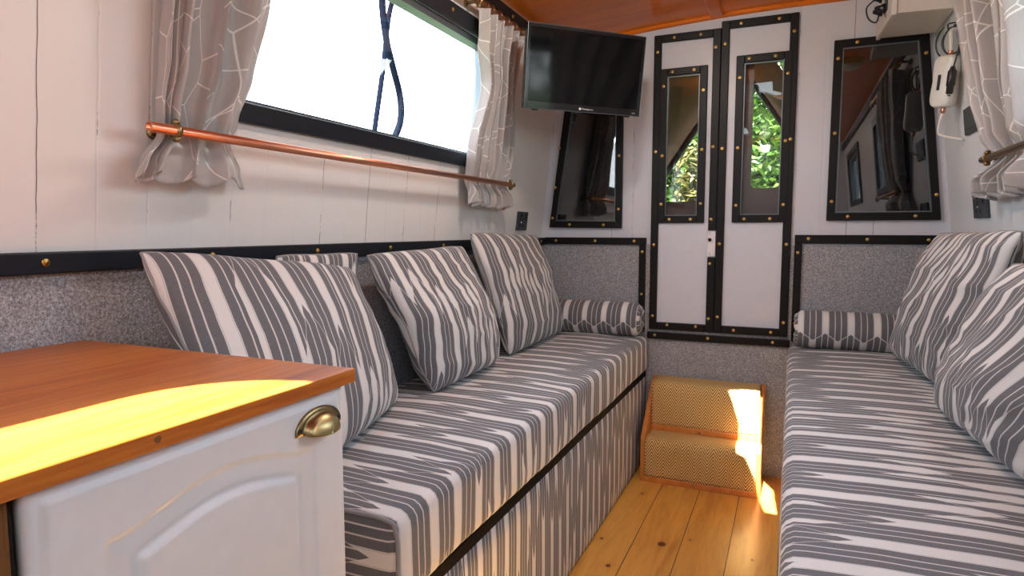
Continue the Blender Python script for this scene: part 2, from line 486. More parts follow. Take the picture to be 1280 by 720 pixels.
# side walls (openings: fore saloon windows and aft windows added for more light)
WIN_L = (0.98, 2.24, 1.372, 1.80)
WIN_A = (-1.25, -0.25, 1.372, 1.80)
WIN_R = (0.95, 2.12, 1.372, 1.80)
for side, mat, nm, lab in (('L', 'wall_l', 'wall_left', 'cream painted board cabin side with the large window'), ('R', 'wall_r', 'wall_right', 'white painted board cabin side behind the right settee')):
    s = 1 if side == 'L' else -1
    w1 = WIN_L if side == 'L' else WIN_R
    us = sorted({YB, WIN_A[0], WIN_A[1], w1[0], w1[1], YF})
    vs = [1.03, 1.372, 1.80, 2.06]
    bm = BM()
    cells_wall(bm, us, vs, [w1, WIN_A], lambda u, v, k: (wx(side, v) - s * 0.05 * k, u, v))
    w = obj(nm, bm, M[mat], label=lab, cat='wall', **ST)
    bm = BM(); xw = wx(side, 1.064)
    box(bm, min(xw, xw - s*0.05), max(xw, xw - s*0.05), YB, YF, 0.0, 1.035)
    obj('carpet_lining', bm, M['carpet'], w, label='grey carpet lining below the rail')

# fore bulkhead
DX0, DX1, DZ0, DZ1 = -0.604, -0.003, 0.625, 2.006
bm = BM()
us = [-1.22, DX0, -0.312, DX1, 0.64]; vs = [1.035, 1.979, DZ1, 2.10]
cells_wall(bm, us, vs, [(DX0, -0.312, 1.0, 1.979), (-0.312, DX1, 1.0, DZ1)], lambda u, v, k: (u, YF + 0.04 * k, v))
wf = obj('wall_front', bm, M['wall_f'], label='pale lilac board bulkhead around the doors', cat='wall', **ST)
bm = BM()
cells_wall(bm, [-1.22, DX0, DX1, 0.64], [0.0, 0.637, 1.036], [(DX0, DX1, 0.637, 1.04)], lambda u, v, k: (u, YF - 0.004 + 0.044 * k, v))
obj('carpet_lining', bm, M['carpet'], wf, label='grey carpet lining below the rail')
# aft bulkhead with an open doorway behind the camera
bm = BM()
cells_wall(bm, [-1.22, -0.6, 0.02, 0.64], [0.0, 0.25, 1.85, 2.10], [], lambda u, v, k: (u, YB - 0.04 * k, v))
obj('wall_back', bm, M['wall_f'], label='white aft bulkhead at the stern end', cat='wall', **ST)

# cambered ceiling with two openings added to make the sun patches
HA = (-0.745, -0.415, -0.95, -0.28)
HB = (-0.365, -0.02, 0.87, 1.56)
xs = sorted({-1.12, -1.06, -0.96, -0.85, HA[0], -0.6, -0.5, HA[1], HB[0], -0.28, -0.15, HB[1], 0.05, 0.2, 0.35, 0.46, 0.56})
ys = sorted({YB, HA[2], HA[3], HB[2], HB[3], YF})
bm = BM()
cells_wall(bm, xs, ys, [HA, HB], lambda u, v, k: (u, v, ceil_z(u) + 0.045 * k))
ceil = obj('ceiling', bm, M['ceiling'], label='varnished orange plywood cabin ceiling', cat='ceiling', **ST)
bm = BM(); box(bm, -0.36, -0.305, 1.62, YF - 0.018, 2.026, 2.046)
mod_bevel(obj('batten', bm, M['ceiling'], ceil), 0.006)
# added rims whose hole outlines cut the sun into patches
def poly_rim(name, hole, z, rect, parent):
    bm = BM()
    hole = [(a[0] + (b[0]-a[0])*k/6, a[1] + (b[1]-a[1])*k/6) for a, b in zip(hole, hole[1:] + hole[:1]) for k in range(6)]
    n = len(hole)
    x0, x1, y0, y1 = rect
    cx = sum(p[0] for p in hole) / n; cy = sum(p[1] for p in hole) / n
    outer = []
    for (x, y) in hole:
        dx, dy = x - cx, y - cy
        k = min([(x1 - cx) / dx if dx > 1e-6 else 9e9, (x0 - cx) / dx if dx < -1e-6 else 9e9, (y1 - cy) / dy if dy > 1e-6 else 9e9, (y0 - cy) / dy if dy < -1e-6 else 9e9])
        outer.append((cx + dx * k, cy + dy * k))
    R = []
    for zz in (z, z + 0.012):
        R.append(([bm.verts.new((a, b, zz)) for a, b in hole], [bm.verts.new((a, b, zz)) for a, b in outer]))
    for i in range(n):
        j = (i + 1) % n
        (h0, o0), (h1, o1) = R
        bm.faces.new((h0[i], h0[j], o0[j], o0[i])); bm.faces.new((o1[i], o1[j], h1[j], h1[i]))
        bm.faces.new((h0[j], h0[i], h1[i], h1[j])); bm.faces.new((o0[i], o0[j], o1[j], o1[i]))
    bmesh.ops.recalc_face_normals(bm, faces=bm.faces)
    return obj(name, bm, M['paint'], parent)
holeA = []
rA = 0.16
for cx_, cy_, a0 in ((-0.578, -0.475, 0), (-0.583, -0.475, 90), (-0.583, -0.78, 180), (-0.578, -0.78, 270)):
    for k in range(9):
        a = math.radians(a0 + k * 11.25)
        holeA.append((cx_ + rA * math.cos(a), cy_ + rA * math.sin(a)))
poly_rim('sun_patch_rim', holeA, 2.052, (-0.84, -0.32, -1.05, -0.17), ceil)
holeB = [(-0.358, 1.499), (-0.238, 1.374), (-0.245, 1.244), (-0.24, 1.174), (-0.206, 1.159), (-0.168, 1.084), (-0.125, 0.894), (-0.085, 0.894), (-0.105, 1.144), (-0.152, 1.244), (-0.15, 1.529), (-0.2, 1.534)]
poly_rim('sun_patch_rim', holeB, 2.052, (-0.45, 0.06, 0.78, 1.66), ceil)

# trims ---------------------------------------------------------------
bm = BM(); wbox(bm, 'L', YB, YF, 1.027, 1.064, -0.002, 0.024)
t = mod_bevel(obj('trim_1', bm, M['rail'], label='black rail along the left cabin side above the cushions', cat='trim', **ST))
screws(t, [(wx('L', 1.045) + 0.025, y, 1.047) for y in (0.33, 0.663, 0.998, 1.329, 1.661, 1.99, 2.32, 2.65, 2.96)], (1, 0, -0.111))
bm = BM(); wbox(bm, 'R', YB, YF, 1.035, 1.072, -0.002, 0.024)
t = mod_bevel(obj('trim_2', bm, M['rail'], label='black rail along the right cabin side', cat='trim', **ST))
bm = BM(); wbox(bm, 'L', YB, YF, 1.912, 1.962, -0.002, 0.022)
t = mod_bevel(obj('trim_3', bm, M['black'], label='black cornice strip along the left ceiling edge', cat='trim', **ST))
screws(t, [(wx('L', 1.937) + 0.023, y, 1.937) for y in (2.05, 2.385, 2.72)], (1, 0, -0.111))
bm = BM(); wbox(bm, 'R', YB, 2.66, 1.945, 1.995, -0.002, 0.022)
mod_bevel(obj('trim_4', bm, M['black'], label='black cornice strip along the right ceiling edge', cat='trim', **ST))
yb0, yb1 = YF - 0.02, YF - 0.002
def strip(name, rects, label, pts, mat='black'):
    bm = BM()
    for x0, x1, z0, z1 in rects: box(bm, x0, x1, yb0, yb1, z0, z1)
    o = mod_bevel(obj(name, bm, M[mat], label=label, cat='trim', **ST))
    screws(o, [(x, yb0 - 0.0005, z) for x, z in pts], (0, -1, 0))
    return o
strip('trim_5', [(-1.13, -0.624, 1.033, 1.066), (-0.656, -0.626, 0.62, 1.033)], 'black rail on the bulkhead left of the doors',
      [(-1.07, 1.05), (-0.87, 1.05), (-0.68, 1.05), (-0.641, 1.0), (-0.641, 0.80)])
strip('trim_6', [(0.012, 0.572, 1.044, 1.081), (0.012, 0.042, 0.62, 1.044)], 'black rail on the bulkhead right of the doors',
      [(0.065, 1.065), (0.285, 1.063), (0.50, 1.062), (0.026, 1.005), (0.026, 0.70)])
strip('trim_7', [(-0.612, 0.008, 0.592, 0.624)], 'black threshold strip under the bulkhead doors',
      [(-0.575, 0.61), (-0.335, 0.61), (-0.06, 0.61)])
bm = BM()
prof = [-1.06, -0.9, -0.748, -0.6, -0.459, -0.3, -0.175, -0.05, 0.057, 0.2, 0.34, 0.47]
for a, b in zip(prof[:-1], prof[1:]):
    za, zb = ceil_z(a), ceil_z(b)
    hexa(bm, [(a, YF-0.016, za-0.012), (b, YF-0.016, zb-0.012), (b, YF, zb-0.016), (a, YF, za-0.016), (a, YF-0.016, za), (b, YF-0.016, zb), (b, YF, zb), (a, YF, za)])
obj('trim_8', bm, M['ceiling'], label='thin orange bead where ceiling meets the bulkhead', cat='trim', **ST)

# ------------------------------------------------------------------ bulkhead doors
def door(nm, x0, x1, z0, z1, win, label, screw_pts, win_screws, latch=False, sw=0.034):
    r = root(nm, ((x0+x1)/2, YF + 0.01, z0), label, 'door', None, 'structure')
    wx0, wx1, wz0, wz1 = win
    bm = BM()   # leaf: four boxes round the glazed opening
    ix0, ix1, iz0, iz1 = wx0 + 0.012, wx1 - 0.012, wz0 + 0.012, wz1 - 0.012
    y0, y1 = YF - 0.002, YF + 0.03
    box(bm, x0, ix0, y0, y1, z0, z1); box(bm, ix1, x1, y0, y1, z0, z1)
    box(bm, ix0, ix1, y0, y1, z0, iz0); box(bm, ix0, ix1, y0, y1, iz1, z1)
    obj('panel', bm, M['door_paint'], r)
    f0, f1 = YF - 0.018, YF - 0.002
    if latch:
        rects = [('stile', x0, x0+sw, z0, z1), ('stile', x1-sw, x1, 1.10, z1), ('stile', x1-sw, x1, z0, 0.98), ('rail', x0+sw, x1-sw, z1-sw, z1), ('rail', x0+sw, x1-sw, z0, z0+sw)]
    else:
        rects = [('stile', x0, x0+sw, z0, z1), ('stile', x1-sw, x1, z0, z1), ('rail', x0+sw, x1-sw, z1-sw, z1), ('rail', x0+sw, x1-sw, z0, z0+sw)]
    for n_, a, b, c, d in rects:
        bm = BM(); box(bm, a, b, f0, f1, c, d)
        mod_bevel(obj(n_, bm, M['black'], r), 0.003)
    bm = BM(); ring(bm, wx0, wx1, wz0, wz1, 0.033, f0 - 0.001, f1)
    wfm = mod_bevel(obj('window_frame', bm, M['black'], r), 0.003)
    bm = BM(); box(bm, ix0, ix1, YF + 0.008, YF + 0.012, iz0, iz1)
    obj('pane', bm, M['door_glass'], r)
    bm = BM(); ring(bm, wx0+0.033, wx1-0.033, wz0+0.033, wz1-0.033, 0.004, YF - 0.008, YF + 0.006)
    obj('glazing_bead', bm, M['alu'], r)
    screws(r, [(x, f0 - 0.0005, z) for x, z in screw_pts], (0, -1, 0))
    screws(wfm, [(x, f0 - 0.0015, z) for x, z in win_screws], (0, -1, 0))
    if latch:
        bm = BM(); box(bm, x1-0.036, x1-0.002, YF - 0.010, YF - 0.002, 0.984, 1.096)
        lp = mod_bevel(obj('latch_plate', bm, M['paint'], r), 0.001)
        bm = BM(); lathe(bm, [(0.008, 0), (0.008, 0.006), (0.006, 0.014), (0.0, 0.017)], (x1-0.026, YF-0.010, 1.058), (0, -1, 0), 14)
        obj('latch_knob', bm, M['plastic_black'], lp, True)
        for zz in (1.09, 1.084, 0.992, 0.998):
            bm = BM(); lathe(bm, [(0.002, 0), (0.0015, 0.001)], (x1-0.026, YF-0.010, zz), (0, -1, 0), 8)
            obj('fixing_screw', bm, M['slot'], lp)
    return r
door('door_1', -0.604, -0.3125, 0.637, 1.979, (-0.575, -0.366, 1.134, 1.828), 'left leaf of the black-edged bulkhead doors, with a small latch',
     [(-0.588, 1.905), (-0.515, 1.962), (-0.40, 1.962), (-0.588, 1.46), (-0.588, 1.033), (-0.588, 0.70), (-0.335, 1.90), (-0.335, 1.47), (-0.335, 1.15), (-0.335, 0.95), (-0.335, 0.70), (-0.52, 0.661), (-0.39, 0.661)],
     [(-0.52, 1.812), (-0.425, 1.812), (-0.558, 1.75), (-0.383, 1.72), (-0.558, 1.44), (-0.383, 1.46), (-0.558, 1.22), (-0.383, 1.22), (-0.52, 1.15), (-0.425, 1.15)], latch=True)
door('door_2', -0.312, -0.003, 0.637, 2.006, (-0.247, -0.022, 1.135, 1.853), 'right leaf of the black-edged bulkhead doors, with the wider pane',
     [(-0.296, 1.91), (-0.232, 1.989), (-0.08, 1.989), (-0.02, 1.93), (-0.296, 1.46), (-0.02, 1.486), (-0.296, 1.04), (-0.02, 1.04), (-0.296, 0.71), (-0.02, 0.70), (-0.225, 0.654), (-0.07, 0.654)],
     [(-0.195, 1.837), (-0.09, 1.837), (-0.231, 1.76), (-0.039, 1.76), (-0.231, 1.46), (-0.039, 1.48), (-0.231, 1.21), (-0.039, 1.21), (-0.195, 1.15), (-0.09, 1.15)])

# dark bulkhead panes either side of the doors
def bulk_window(nm, quad, label, pts):
    """quad: TL, TR, BR, BL as (x, z)"""
    r = root(nm, (quad[3][0], YF, quad[3][1]), label, 'window', None, 'structure')
    cx = sum(q[0] for q in quad)/4; cz = sum(q[1] for q in quad)/4
    def inset(w):
        out = []
        for x, z in quad:
            out.append((x + (w if x < cx else -w), z + (w if z < cz else -w)))
        return out
    q0, q1 = quad, inset(0.032)
    def band(bm, A, B, y0, y1):
        for i in range(4):
            j = (i+1) % 4
            hexa(bm, [(A[i][0], y0, A[i][1]), (A[j][0], y0, A[j][1]), (B[j][0], y0, B[j][1]), (B[i][0], y0, B[i][1]),
                      (A[i][0], y1, A[i][1]), (A[j][0], y1, A[j][1]), (B[j][0], y1, B[j][1]), (B[i][0], y1, B[i][1])])
    bm = BM(); band(bm, q0, q1, YF - 0.020, YF - 0.001)
    fr = mod_bevel(obj('frame', bm, M['black'], r), 0.002)
    bm = BM(); band(bm, q1, inset(0.037), YF - 0.014, YF - 0.003)
    obj('glazing_bead', bm, M['alu'], r)
    q2 = inset(0.03)
    bm = BM(); hexa(bm, [(x, YF - 0.008, z) for x, z in q2] + [(x, YF - 0.002, z) for x, z in q2])
    obj('pane', bm, M['dark_pane'], r)
    screws(fr, [(x, YF - 0.0205, z) for x, z in pts], (0, -1, 0))
bulk_window('window_1', [(-1.028, 1.70), (-0.742, 1.70), (-0.742, 1.110), (-1.106, 1.115)], 'dark reflecting bulkhead window under the television',
            [(-1.055, 1.50), (-1.075, 1.31), (-1.088, 1.16), (-0.758, 1.45), (-0.758, 1.20), (-1.00, 1.128), (-0.83, 1.126)])
bulk_window('window_2', [(0.132, 1.874), (0.462, 1.874), (0.538, 1.141), (0.130, 1.141)], 'large dark bulkhead window right of the doors',
            [(0.148, 1.80), (0.215, 1.858), (0.148, 1.50), (0.147, 1.22), (0.455, 1.79), (0.517, 1.24), (0.21, 1.157), (0.45, 1.157)])

# ------------------------------------------------------------------ side windows
def side_window(nm, side, w, label, detail=True):
    s = 1 if side == 'L' else -1
    y0, y1, z0, z1 = w
    r = root(nm, (wx(side, z0), (y0+y1)/2, z0), label, 'window', None, 'structure')
    bm = BM()
    wbox(bm, side, y0-0.05, y1+0.05, z0-0.036, z0+0.008, 0.0, 0.016)
    wbox(bm, side, y0-0.05, y1+0.05, z1-0.002, z1+0.052, 0.0, 0.016)
    wbox(bm, side, y0-0.05, y0+0.008, z0+0.008, z1-0.002, 0.0, 0.016)
    wbox(bm, side, y1-0.008, y1+0.05, z0+0.008, z1-0.002, 0.0, 0.016)
    fr = mod_bevel(obj('frame', bm, M['rail'], r), 0.003)
    bm = BM()
    wbox(bm, side, y0+0.001, y1-0.001, z0+0.001, z0+0.018, -0.045, -0.004)
    wbox(bm, side, y0+0.001, y1-0.001, z1-0.024, z1-0.001, -0.045, -0.004)
    wbox(bm, side, y0+0.001, y0+0.018, z0+0.018, z1-0.024, -0.045, -0.004)
    wbox(bm, side, y1-0.018, y1-0.001, z0+0.018, z1-0.024, -0.045, -0.004)
    obj('glazing_channel', bm, M['alu'], r, label='grey metal inner channel')
    bm = BM(); wbox(bm, side, y0+0.01, y1-0.01, z0+0.01, z1-0.01, -0.034, -0.030)
    obj('pane', bm, M['glass'], r)
    if detail:
        pts = [(wx(side, z1+0.026) + s*0.0165, y, z1+0.028) for y in (1.30, 1.62, 1.93, 2.15)]
        screws(fr, pts, (s, 0, -0.11))
side_window('window_3', 'L', WIN_L, 'wide bright window in the left cabin side between curtains')
side_window('window_4', 'R', WIN_R, 'bright window in the right cabin side behind its curtain')
side_window('window_5', 'L', WIN_A, 'aft window added in the left cabin side for light, nearer the stern', False)
side_window('window_6', 'R', WIN_A, 'aft window added in the right cabin side for light, nearer the stern', False)

# ------------------------------------------------------------------ curtains, rods
def interp(tab, z):
    tab = sorted(tab)
    if z <= tab[0][0]: return tab[0][1:]
    for a, b in zip(tab[:-1], tab[1:]):
        if z <= b[0]:
            t = (z - a[0]) / (b[0] - a[0]); t = t*t*(3-2*t)
            return tuple(a[i] + (b[i]-a[i])*t for i in range(1, len(a)))
    return tab[-1][1:]
def curtain(side, tab, folds, width, seed, label, warp=1.0, hem=True, group=None, ph=0.0):
    """tab rows: z, y_left, y_right, offset from the wall, fold depth"""
    s = 1 if side == 'L' else -1
    z0, z1 = min(r[0] for r in tab), max(r[0] for r in tab)
    nz, ns = 90, 150
    bm = BM(); uvl = bm.loops.layers.uv.new('UVMap')
    grid = []
    for i in range(nz + 1):
        z = z0 + (z1 - z0) * i / nz
        yl, yr, off, dep = interp(tab, z)
        row = []
        for j in range(ns + 1):
            t = j / ns
            tw = t ** warp
            nn = noise.noise(Vector((t * 3.1, z * 1.6, seed)))
            n2 = noise.noise(Vector((t * 9.0, z * 4.5, seed + 5)))
            a = 2 * PI * folds * t + ph + 1.6 * nn
            x = off + dep * (math.sin(a) + 0.35 * math.sin(2.3 * a + seed)) + dep * 0.5 * n2
            y = yl + (yr - yl) * tw + (yr - yl) / folds * 0.22 * math.cos(a) * min(1, 4*t*(1-t))
            zz = z
            if hem and i < 6:   # uneven hem
                zz = z + (6 - i) / 6 * (0.010 * math.sin(a) + 0.008 * nn)
            x = max(x, 0.006)
            row.append(bm.verts.new((wx(side, zz) + s * x, y, zz)))
        grid.append(row)
    for i in range(nz):
        for j in range(ns):
            q = ((i, j), (i, j+1), (i+1, j+1), (i+1, j))
            f = bm.faces.new([grid[a][b] for a, b in q])
            f.smooth = True
            for lp, (a, b) in zip(f.loops, q):
                lp[uvl].uv = (b / ns * width + seed, (z0 + (z1 - z0) * a / nz) + seed * 0.3)
    r = root('curtain', (wx(side, z0) + s * 0.04, tab[0][1], z0), label, 'curtain', group)
    o = obj('drape', bm, M['curtain'], r, True)
    m = o.modifiers.new('cloth', 'SOLIDIFY'); m.thickness = 0.0022
    # stitched hem with pale lining showing at the turned corner
    bm = BM()
    pts = [(v.co.x, v.co.y, v.co.z) for v in [bm.verts.new((0, 0, 0))]]
    bm.free()
    return r, grid
lab_big = 'long grey patterned curtain at the left end of the large left window'
tabA = [(1.196, 0.798, 1.056, 0.062, 0.013), (1.225, 0.812, 1.050, 0.056, 0.013), (1.284, 0.862, 1.040, 0.032, 0.011), (1.33, 0.853, 1.055, 0.040, 0.014),
        (1.42, 0.855, 1.082, 0.048, 0.018), (1.60, 0.860, 1.108, 0.050, 0.020), (1.868, 0.862, 1.13, 0.050, 0.020)]
curtain('L', tabA, 3.6, 0.58, 1.3, lab_big, warp=1.75, ph=0.6)
tabB = [(1.195, 2.10, 2.475, 0.055, 0.020), (1.23, 2.10, 2.47, 0.052, 0.020), (1.284, 2.09, 2.44, 0.034, 0.012), (1.37, 2.075, 2.45, 0.042, 0.018),
        (1.62, 2.13, 2.40, 0.048, 0.022), (1.76, 2.08, 2.40, 0.05, 0.022), (1.868, 2.06, 2.43, 0.050, 0.020)]
curtain('L', tabB, 5.3, 0.75, 4.1, 'grey patterned curtain at the far end of the left window, beside the television')
tabC = [(1.198, 2.34, 1.90, 0.060, 0.024), (1.235, 2.335, 1.89, 0.060, 0.026), (1.296, 2.205, 1.88, 0.034, 0.014), (1.36, 2.235, 1.86, 0.05, 0.022),
        (1.50, 2.285, 1.84, 0.055, 0.028), (1.72, 2.35, 1.82, 0.055, 0.030), (1.88, 2.41, 1.82, 0.052, 0.028)]
curtain('R', tabC, 4.6, 0.85, 7.7, 'grey patterned curtain gathered behind the bronze bar on the right side', warp=0.95)
tabD = [(1.198, -0.35, -0.10, 0.05, 0.02), (1.296, -0.30, -0.15, 0.034, 0.012), (1.875, -0.35, -0.12, 0.05, 0.02)]

def rod(name, side, y0, y1, z, off, r, mat, label, brackets, hollow=True, cat='curtain rod'):
    s = 1 if side == 'L' else -1
    x = wx(side, z) + s * off
    rt = root(name, (x, y0, z), label, cat)
    bm = BM()
    lathe(bm, [(r*0.75, 0.006), (r*0.75, 0.0), (r, 0.0), (r, y1-y0), (r*0.75, y1-y0), (r*0.75, y1-y0-0.006)], (x, y0, z), (0, 1, 0), 18)
    obj('pole', bm, M[mat], rt, True)
    bmat = M['old_brass'] if mat != 'bronze' else M['bronze']
    for yb in brackets:
        bm = BM()
        tube(bm, [(wx(side, z) + s*0.001, yb, z), (x - s*r, yb, z)], 0.006, 10)
        lathe(bm, [(0.013, 0.0), (0.013, 0.003), (0.008, 0.006)], (wx(side, z) + s*0.001, yb, z), (s, 0, 0), 14)
        lathe(bm, [(r+0.0005, -0.0045), (r+0.0035, -0.0045), (r+0.0035, 0.0045), (r+0.0005, 0.0045)], (x, yb, z), (0, 1, 0), 18)
        for zz in (r + 0.006, -r - 0.006):
            lathe(bm, [(0.0045, -0.007), (0.006, -0.003), (0.006, 0.003), (0.003, 0.008)], (x, yb, z + zz), (s, 0, 0), 10)
        obj('bracket', bm, bmat, rt, True, label='brass holder clip')
    return rt
rod('curtain_tieback_bar', 'L', 0.812, 2.458, 1.286, 0.066, 0.0095, 'copper', 'long copper bar below the large left window holding both curtains', (0.868, 2.43))
ur = rod('curtain_rod', 'L', 0.78, 2.49, 1.884, 0.050, 0.011, 'copper', 'copper curtain rod above the left window under the cornice', (2.04, 2.47))
for y in (2.09, 2.135, 2.20, 2.27, 2.34, 2.41):
    bm = BM()
    x = wx('L', 1.884) + 0.05
    ph = [(x + 0.0155*math.cos(a), y, 1.884 + 0.0155*math.sin(a)) for a in [k*2*PI/20 for k in range(21)]]
    tube(bm, ph, 0.0022, 6, False)
    obj('curtain_ring', bm, M['bronze'], ur, True)
rod('curtain_tieback_bar', 'R', 1.30, 2.222, 1.299, 0.064, 0.0095, 'bronze', 'bronze bar across the gathered curtain on the right side', (2.17, 1.36))
rod('curtain_rod', 'R', 1.30, 2.47, 1.892, 0.050, 0.011, 'copper', 'copper curtain rod above the right window', (2.44, 1.36))

# ------------------------------------------------------------------ settees
def soft_box(name, x0, x1, y0, y1, z0, z1, mat, parent, r, wob, seed, front=1, cuts=(24, 60, 5)):
    """upholstered block; UV in metres with stripes running across and down the front"""
    bm = BM()
    nx, ny, nz = cuts
    faces = []
    V = {}
    def vert(p):
        k = tuple(round(c, 5) for c in p)
        if k not in V: V[k] = bm.verts.new(p)
        return V[k]
    def lin(a, b, n): return [a + (b-a)*i/n for i in range(n+1)]
    X, Y, Z = lin(x0, x1, nx), lin(y0, y1, ny), lin(z0, z1, nz)
    for A, B, mk in ((X, Y, lambda a, b: (a, b, z1)), (X, Y, lambda a, b: (a, b, z0)), (Y, Z, lambda a, b: (x0, a, b)), (Y, Z, lambda a, b: (x1, a, b)), (X, Z, lambda a, b: (a, y0, b)), (X, Z, lambda a, b: (a, y1, b))):
        for i in range(len(A)-1):
            for j in range(len(B)-1):
                bm.faces.new([vert(mk(A[i], B[j])), vert(mk(A[i+1], B[j])), vert(mk(A[i+1], B[j+1])), vert(mk(A[i], B[j+1]))])
    bmesh.ops.recalc_face_normals(bm, faces=bm.faces)
    uvl = bm.loops.layers.uv.new('UVMap')
    for f in bm.faces:
        n = f.normal; f.smooth = True
        for lp in f.loops:
            p = lp.vert.co
            if abs(n.z) > 0.7: uv = (p.y, p.x)
            elif abs(n.x) > 0.7: uv = (p.y, p.x + (z1 - p.z) * (1 if n.x > 0 else -1))
            else: uv = (p.z, p.x)
            lp[uvl].uv = uv
    c0 = Vector((x0+r, y0+r, z0+r)); c1 = Vector((x1-r, y1-r, z1-r))
    for v in bm.verts:
        p = v.co.copy()
        q = Vector([min(max(p[i], c0[i]), c1[i]) for i in range(3)])
        d = p - q
        if d.length > 1e-6: p = q + d.normalized() * min(r, max(abs(d.x), abs(d.y), abs(d.z)))
        nn = noise.noise(Vector((p.x*5, p.y*4, p.z*5 + seed)))
        n2 = noise.noise(Vector((p.x*16, p.y*13, p.z*14 + seed)))
        k = wob * (nn + 0.4 * n2)
        top = (p.z - z0) / (z1 - z0)
        p.z += k * 0.6 * top + (0.008 * math.sin(PI * (p.x-x0)/(x1-x0)) if top > 0.9 else 0)
        if front > 0 and p.x > x1 - 0.08: p.x += k * 0.8
        if front < 0 and p.x < x0 + 0.08: p.x += k * 0.8
        v.co = p
    o = obj(name, bm, mat, parent, True)
    return o
# left settee: upholstered base box with a black board painting the gap's shadow, then the mattress
LX1, LY0, LY1 = -0.60, 0.885, 3.008
r = root('settee_base', (-0.88, LY0, 0), 'striped upholstered settee base along the left cabin side', 'settee')
soft_box('front_panel', -0.66, -0.610, LY0 + 0.012, 3.0, 0.004, 0.412, M['stripe_d'], r, 0.008, 0.002, 3.0, 1, (4, 60, 10))
bm = BM(); box(bm, -1.15, -0.661, LY0 + 0.015, 3.0, 0.0, 0.412)
obj('carcass', bm, M['rough_wood'], r)
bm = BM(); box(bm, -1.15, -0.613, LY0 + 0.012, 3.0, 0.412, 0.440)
obj('gap_shade_board', bm, M['shade_dark'], r, label='black board standing in for the shaded gap under the mattress')
r = root('seat_mattress', (-0.88, LY0, 0.44), 'striped seat mattress on the left settee', 'mattress')
soft_box('cover', -1.15, LX1, LY0, LY1, 0.441, 0.607, M['stripe'], r, 0.026, 0.006, 1.0, 1, (30, 110, 9))
bm = BM()
pts = smooth_path([(-0.607, LY0+0.010, 0.452), (-0.604, LY0+0.008, 0.52), (-0.607, LY0+0.008, 0.578), (-0.628, LY0+0.006, 0.601), (-0.75, LY0+0.004, 0.604), (-1.12, LY0+0.004, 0.604)])
tube(bm, pts, 0.0042, 8)
obj('piping', bm, M['seam'], r, True)
# right settee
RX0 = 0.0
r = root('settee_base', (0.28, 0.25, 0), 'striped upholstered settee base along the right cabin side', 'settee')
soft_box('front_panel', 0.014, 0.06, 0.262, 3.0, 0.004, 0.425, M['stripe_d'], r, 0.008, 0.002, 9.0, -1, (4, 60, 10))
bm = BM(); box(bm, 0.061, 0.572, 0.265, 3.0, 0.0, 0.425)
obj('carcass', bm, M['rough_wood'], r)
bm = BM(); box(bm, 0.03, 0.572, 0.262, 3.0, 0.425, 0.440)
obj('gap_shade_board', bm, M['shade_dark'], r, label='black board standing in for the shaded gap under the mattress')
r = root('seat_mattress', (0.28, 0.25, 0.44), 'wide striped seat mattress on the right settee', 'mattress')
soft_box('cover', RX0, 0.572, 0.25, 3.008, 0.441, 0.607, M['stripe'], r, 0.028, 0.004, 6.0, -1, (30, 130, 9))

# bolsters
def bolster(x0, x1, y, z, rad, label, seed):
    r = root('bolster', (x0, y, z - rad), label, 'bolster', 'bolsters at the ends of the settees')
    bm = BM(); uvl = bm.loops.layers.uv.new('UVMap')
    n, m = 36, 50
    R = []
    for i in range(m + 1):
        t = i / m; x = x0 + (x1-x0)*t
        e = min(t, 1-t) * (x1-x0)
        rr = rad * (1 - 0.16 * max(0, 1 - e/0.02)**2) + 0.0015 * math.sin(t*40 + seed)
        R.append([bm.verts.new((x, y - rr*math.sin(2*PI*k/n), z - rr*math.cos(2*PI*k/n))) for k in range(n)])
    for i in range(m):
        for k in range(n):
            q = ((i, k), (i+1, k), (i+1, k+1), (i, k+1))
            f = bm.faces.new([R[a][b % n] for a, b in q])
            for lp, (a, b) in zip(f.loops, q):
                lp[uvl].uv = (x0 + (x1-x0)*a/m, 2*PI*b/n*rad - 0.085)
    bmesh.ops.recalc_face_normals(bm, faces=bm.faces)
    obj('cover', bm, M['stripe_c'], r, True)
    for xe, s in ((x0, -1), (x1, 1)):
        bm = BM(); uvl = bm.loops.layers.uv.new('UVMap')
        prof = [(0.84, -0.003), (0.80, 0.006), (0.68, 0.012), (0.5, 0.010), (0.25, 0.006), (0.06, 0.004)]
        R = []
        for rr, h in prof:
            R.append([bm.verts.new((xe + s*(h + 0.003*math.sin(k*2*PI/n*9)*(rr < 0.82)), y + rad*rr*math.sin(2*PI*k/n), z + rad*rr*math.cos(2*PI*k/n))) for k in range(n)])
        for i in range(len(prof)-1):
            for k in range(n):
                q = ((i, k), (i+1, k), (i+1, k+1), (i, k+1))
                f = bm.faces.new([R[a][b % n] for a, b in q])
                for lp, (a, b) in zip(f.loops, q):
                    lp[uvl].uv = (2*PI*b/n*rad*0.84, prof[a][0]*rad)
        bm.faces.new(R[-1])
        bmesh.ops.recalc_face_normals(bm, faces=bm.faces)
        obj('end_cap', bm, M['stripe_c'], r, True)
bolster(-1.09, -0.632, 2.925, 0.690, 0.078, 'striped bolster lying on the left settee against the bulkhead', 0)
bolster(0.036, 0.53, 2.925, 0.690, 0.078, 'striped bolster lying on the right settee against the bulkhead', 2)

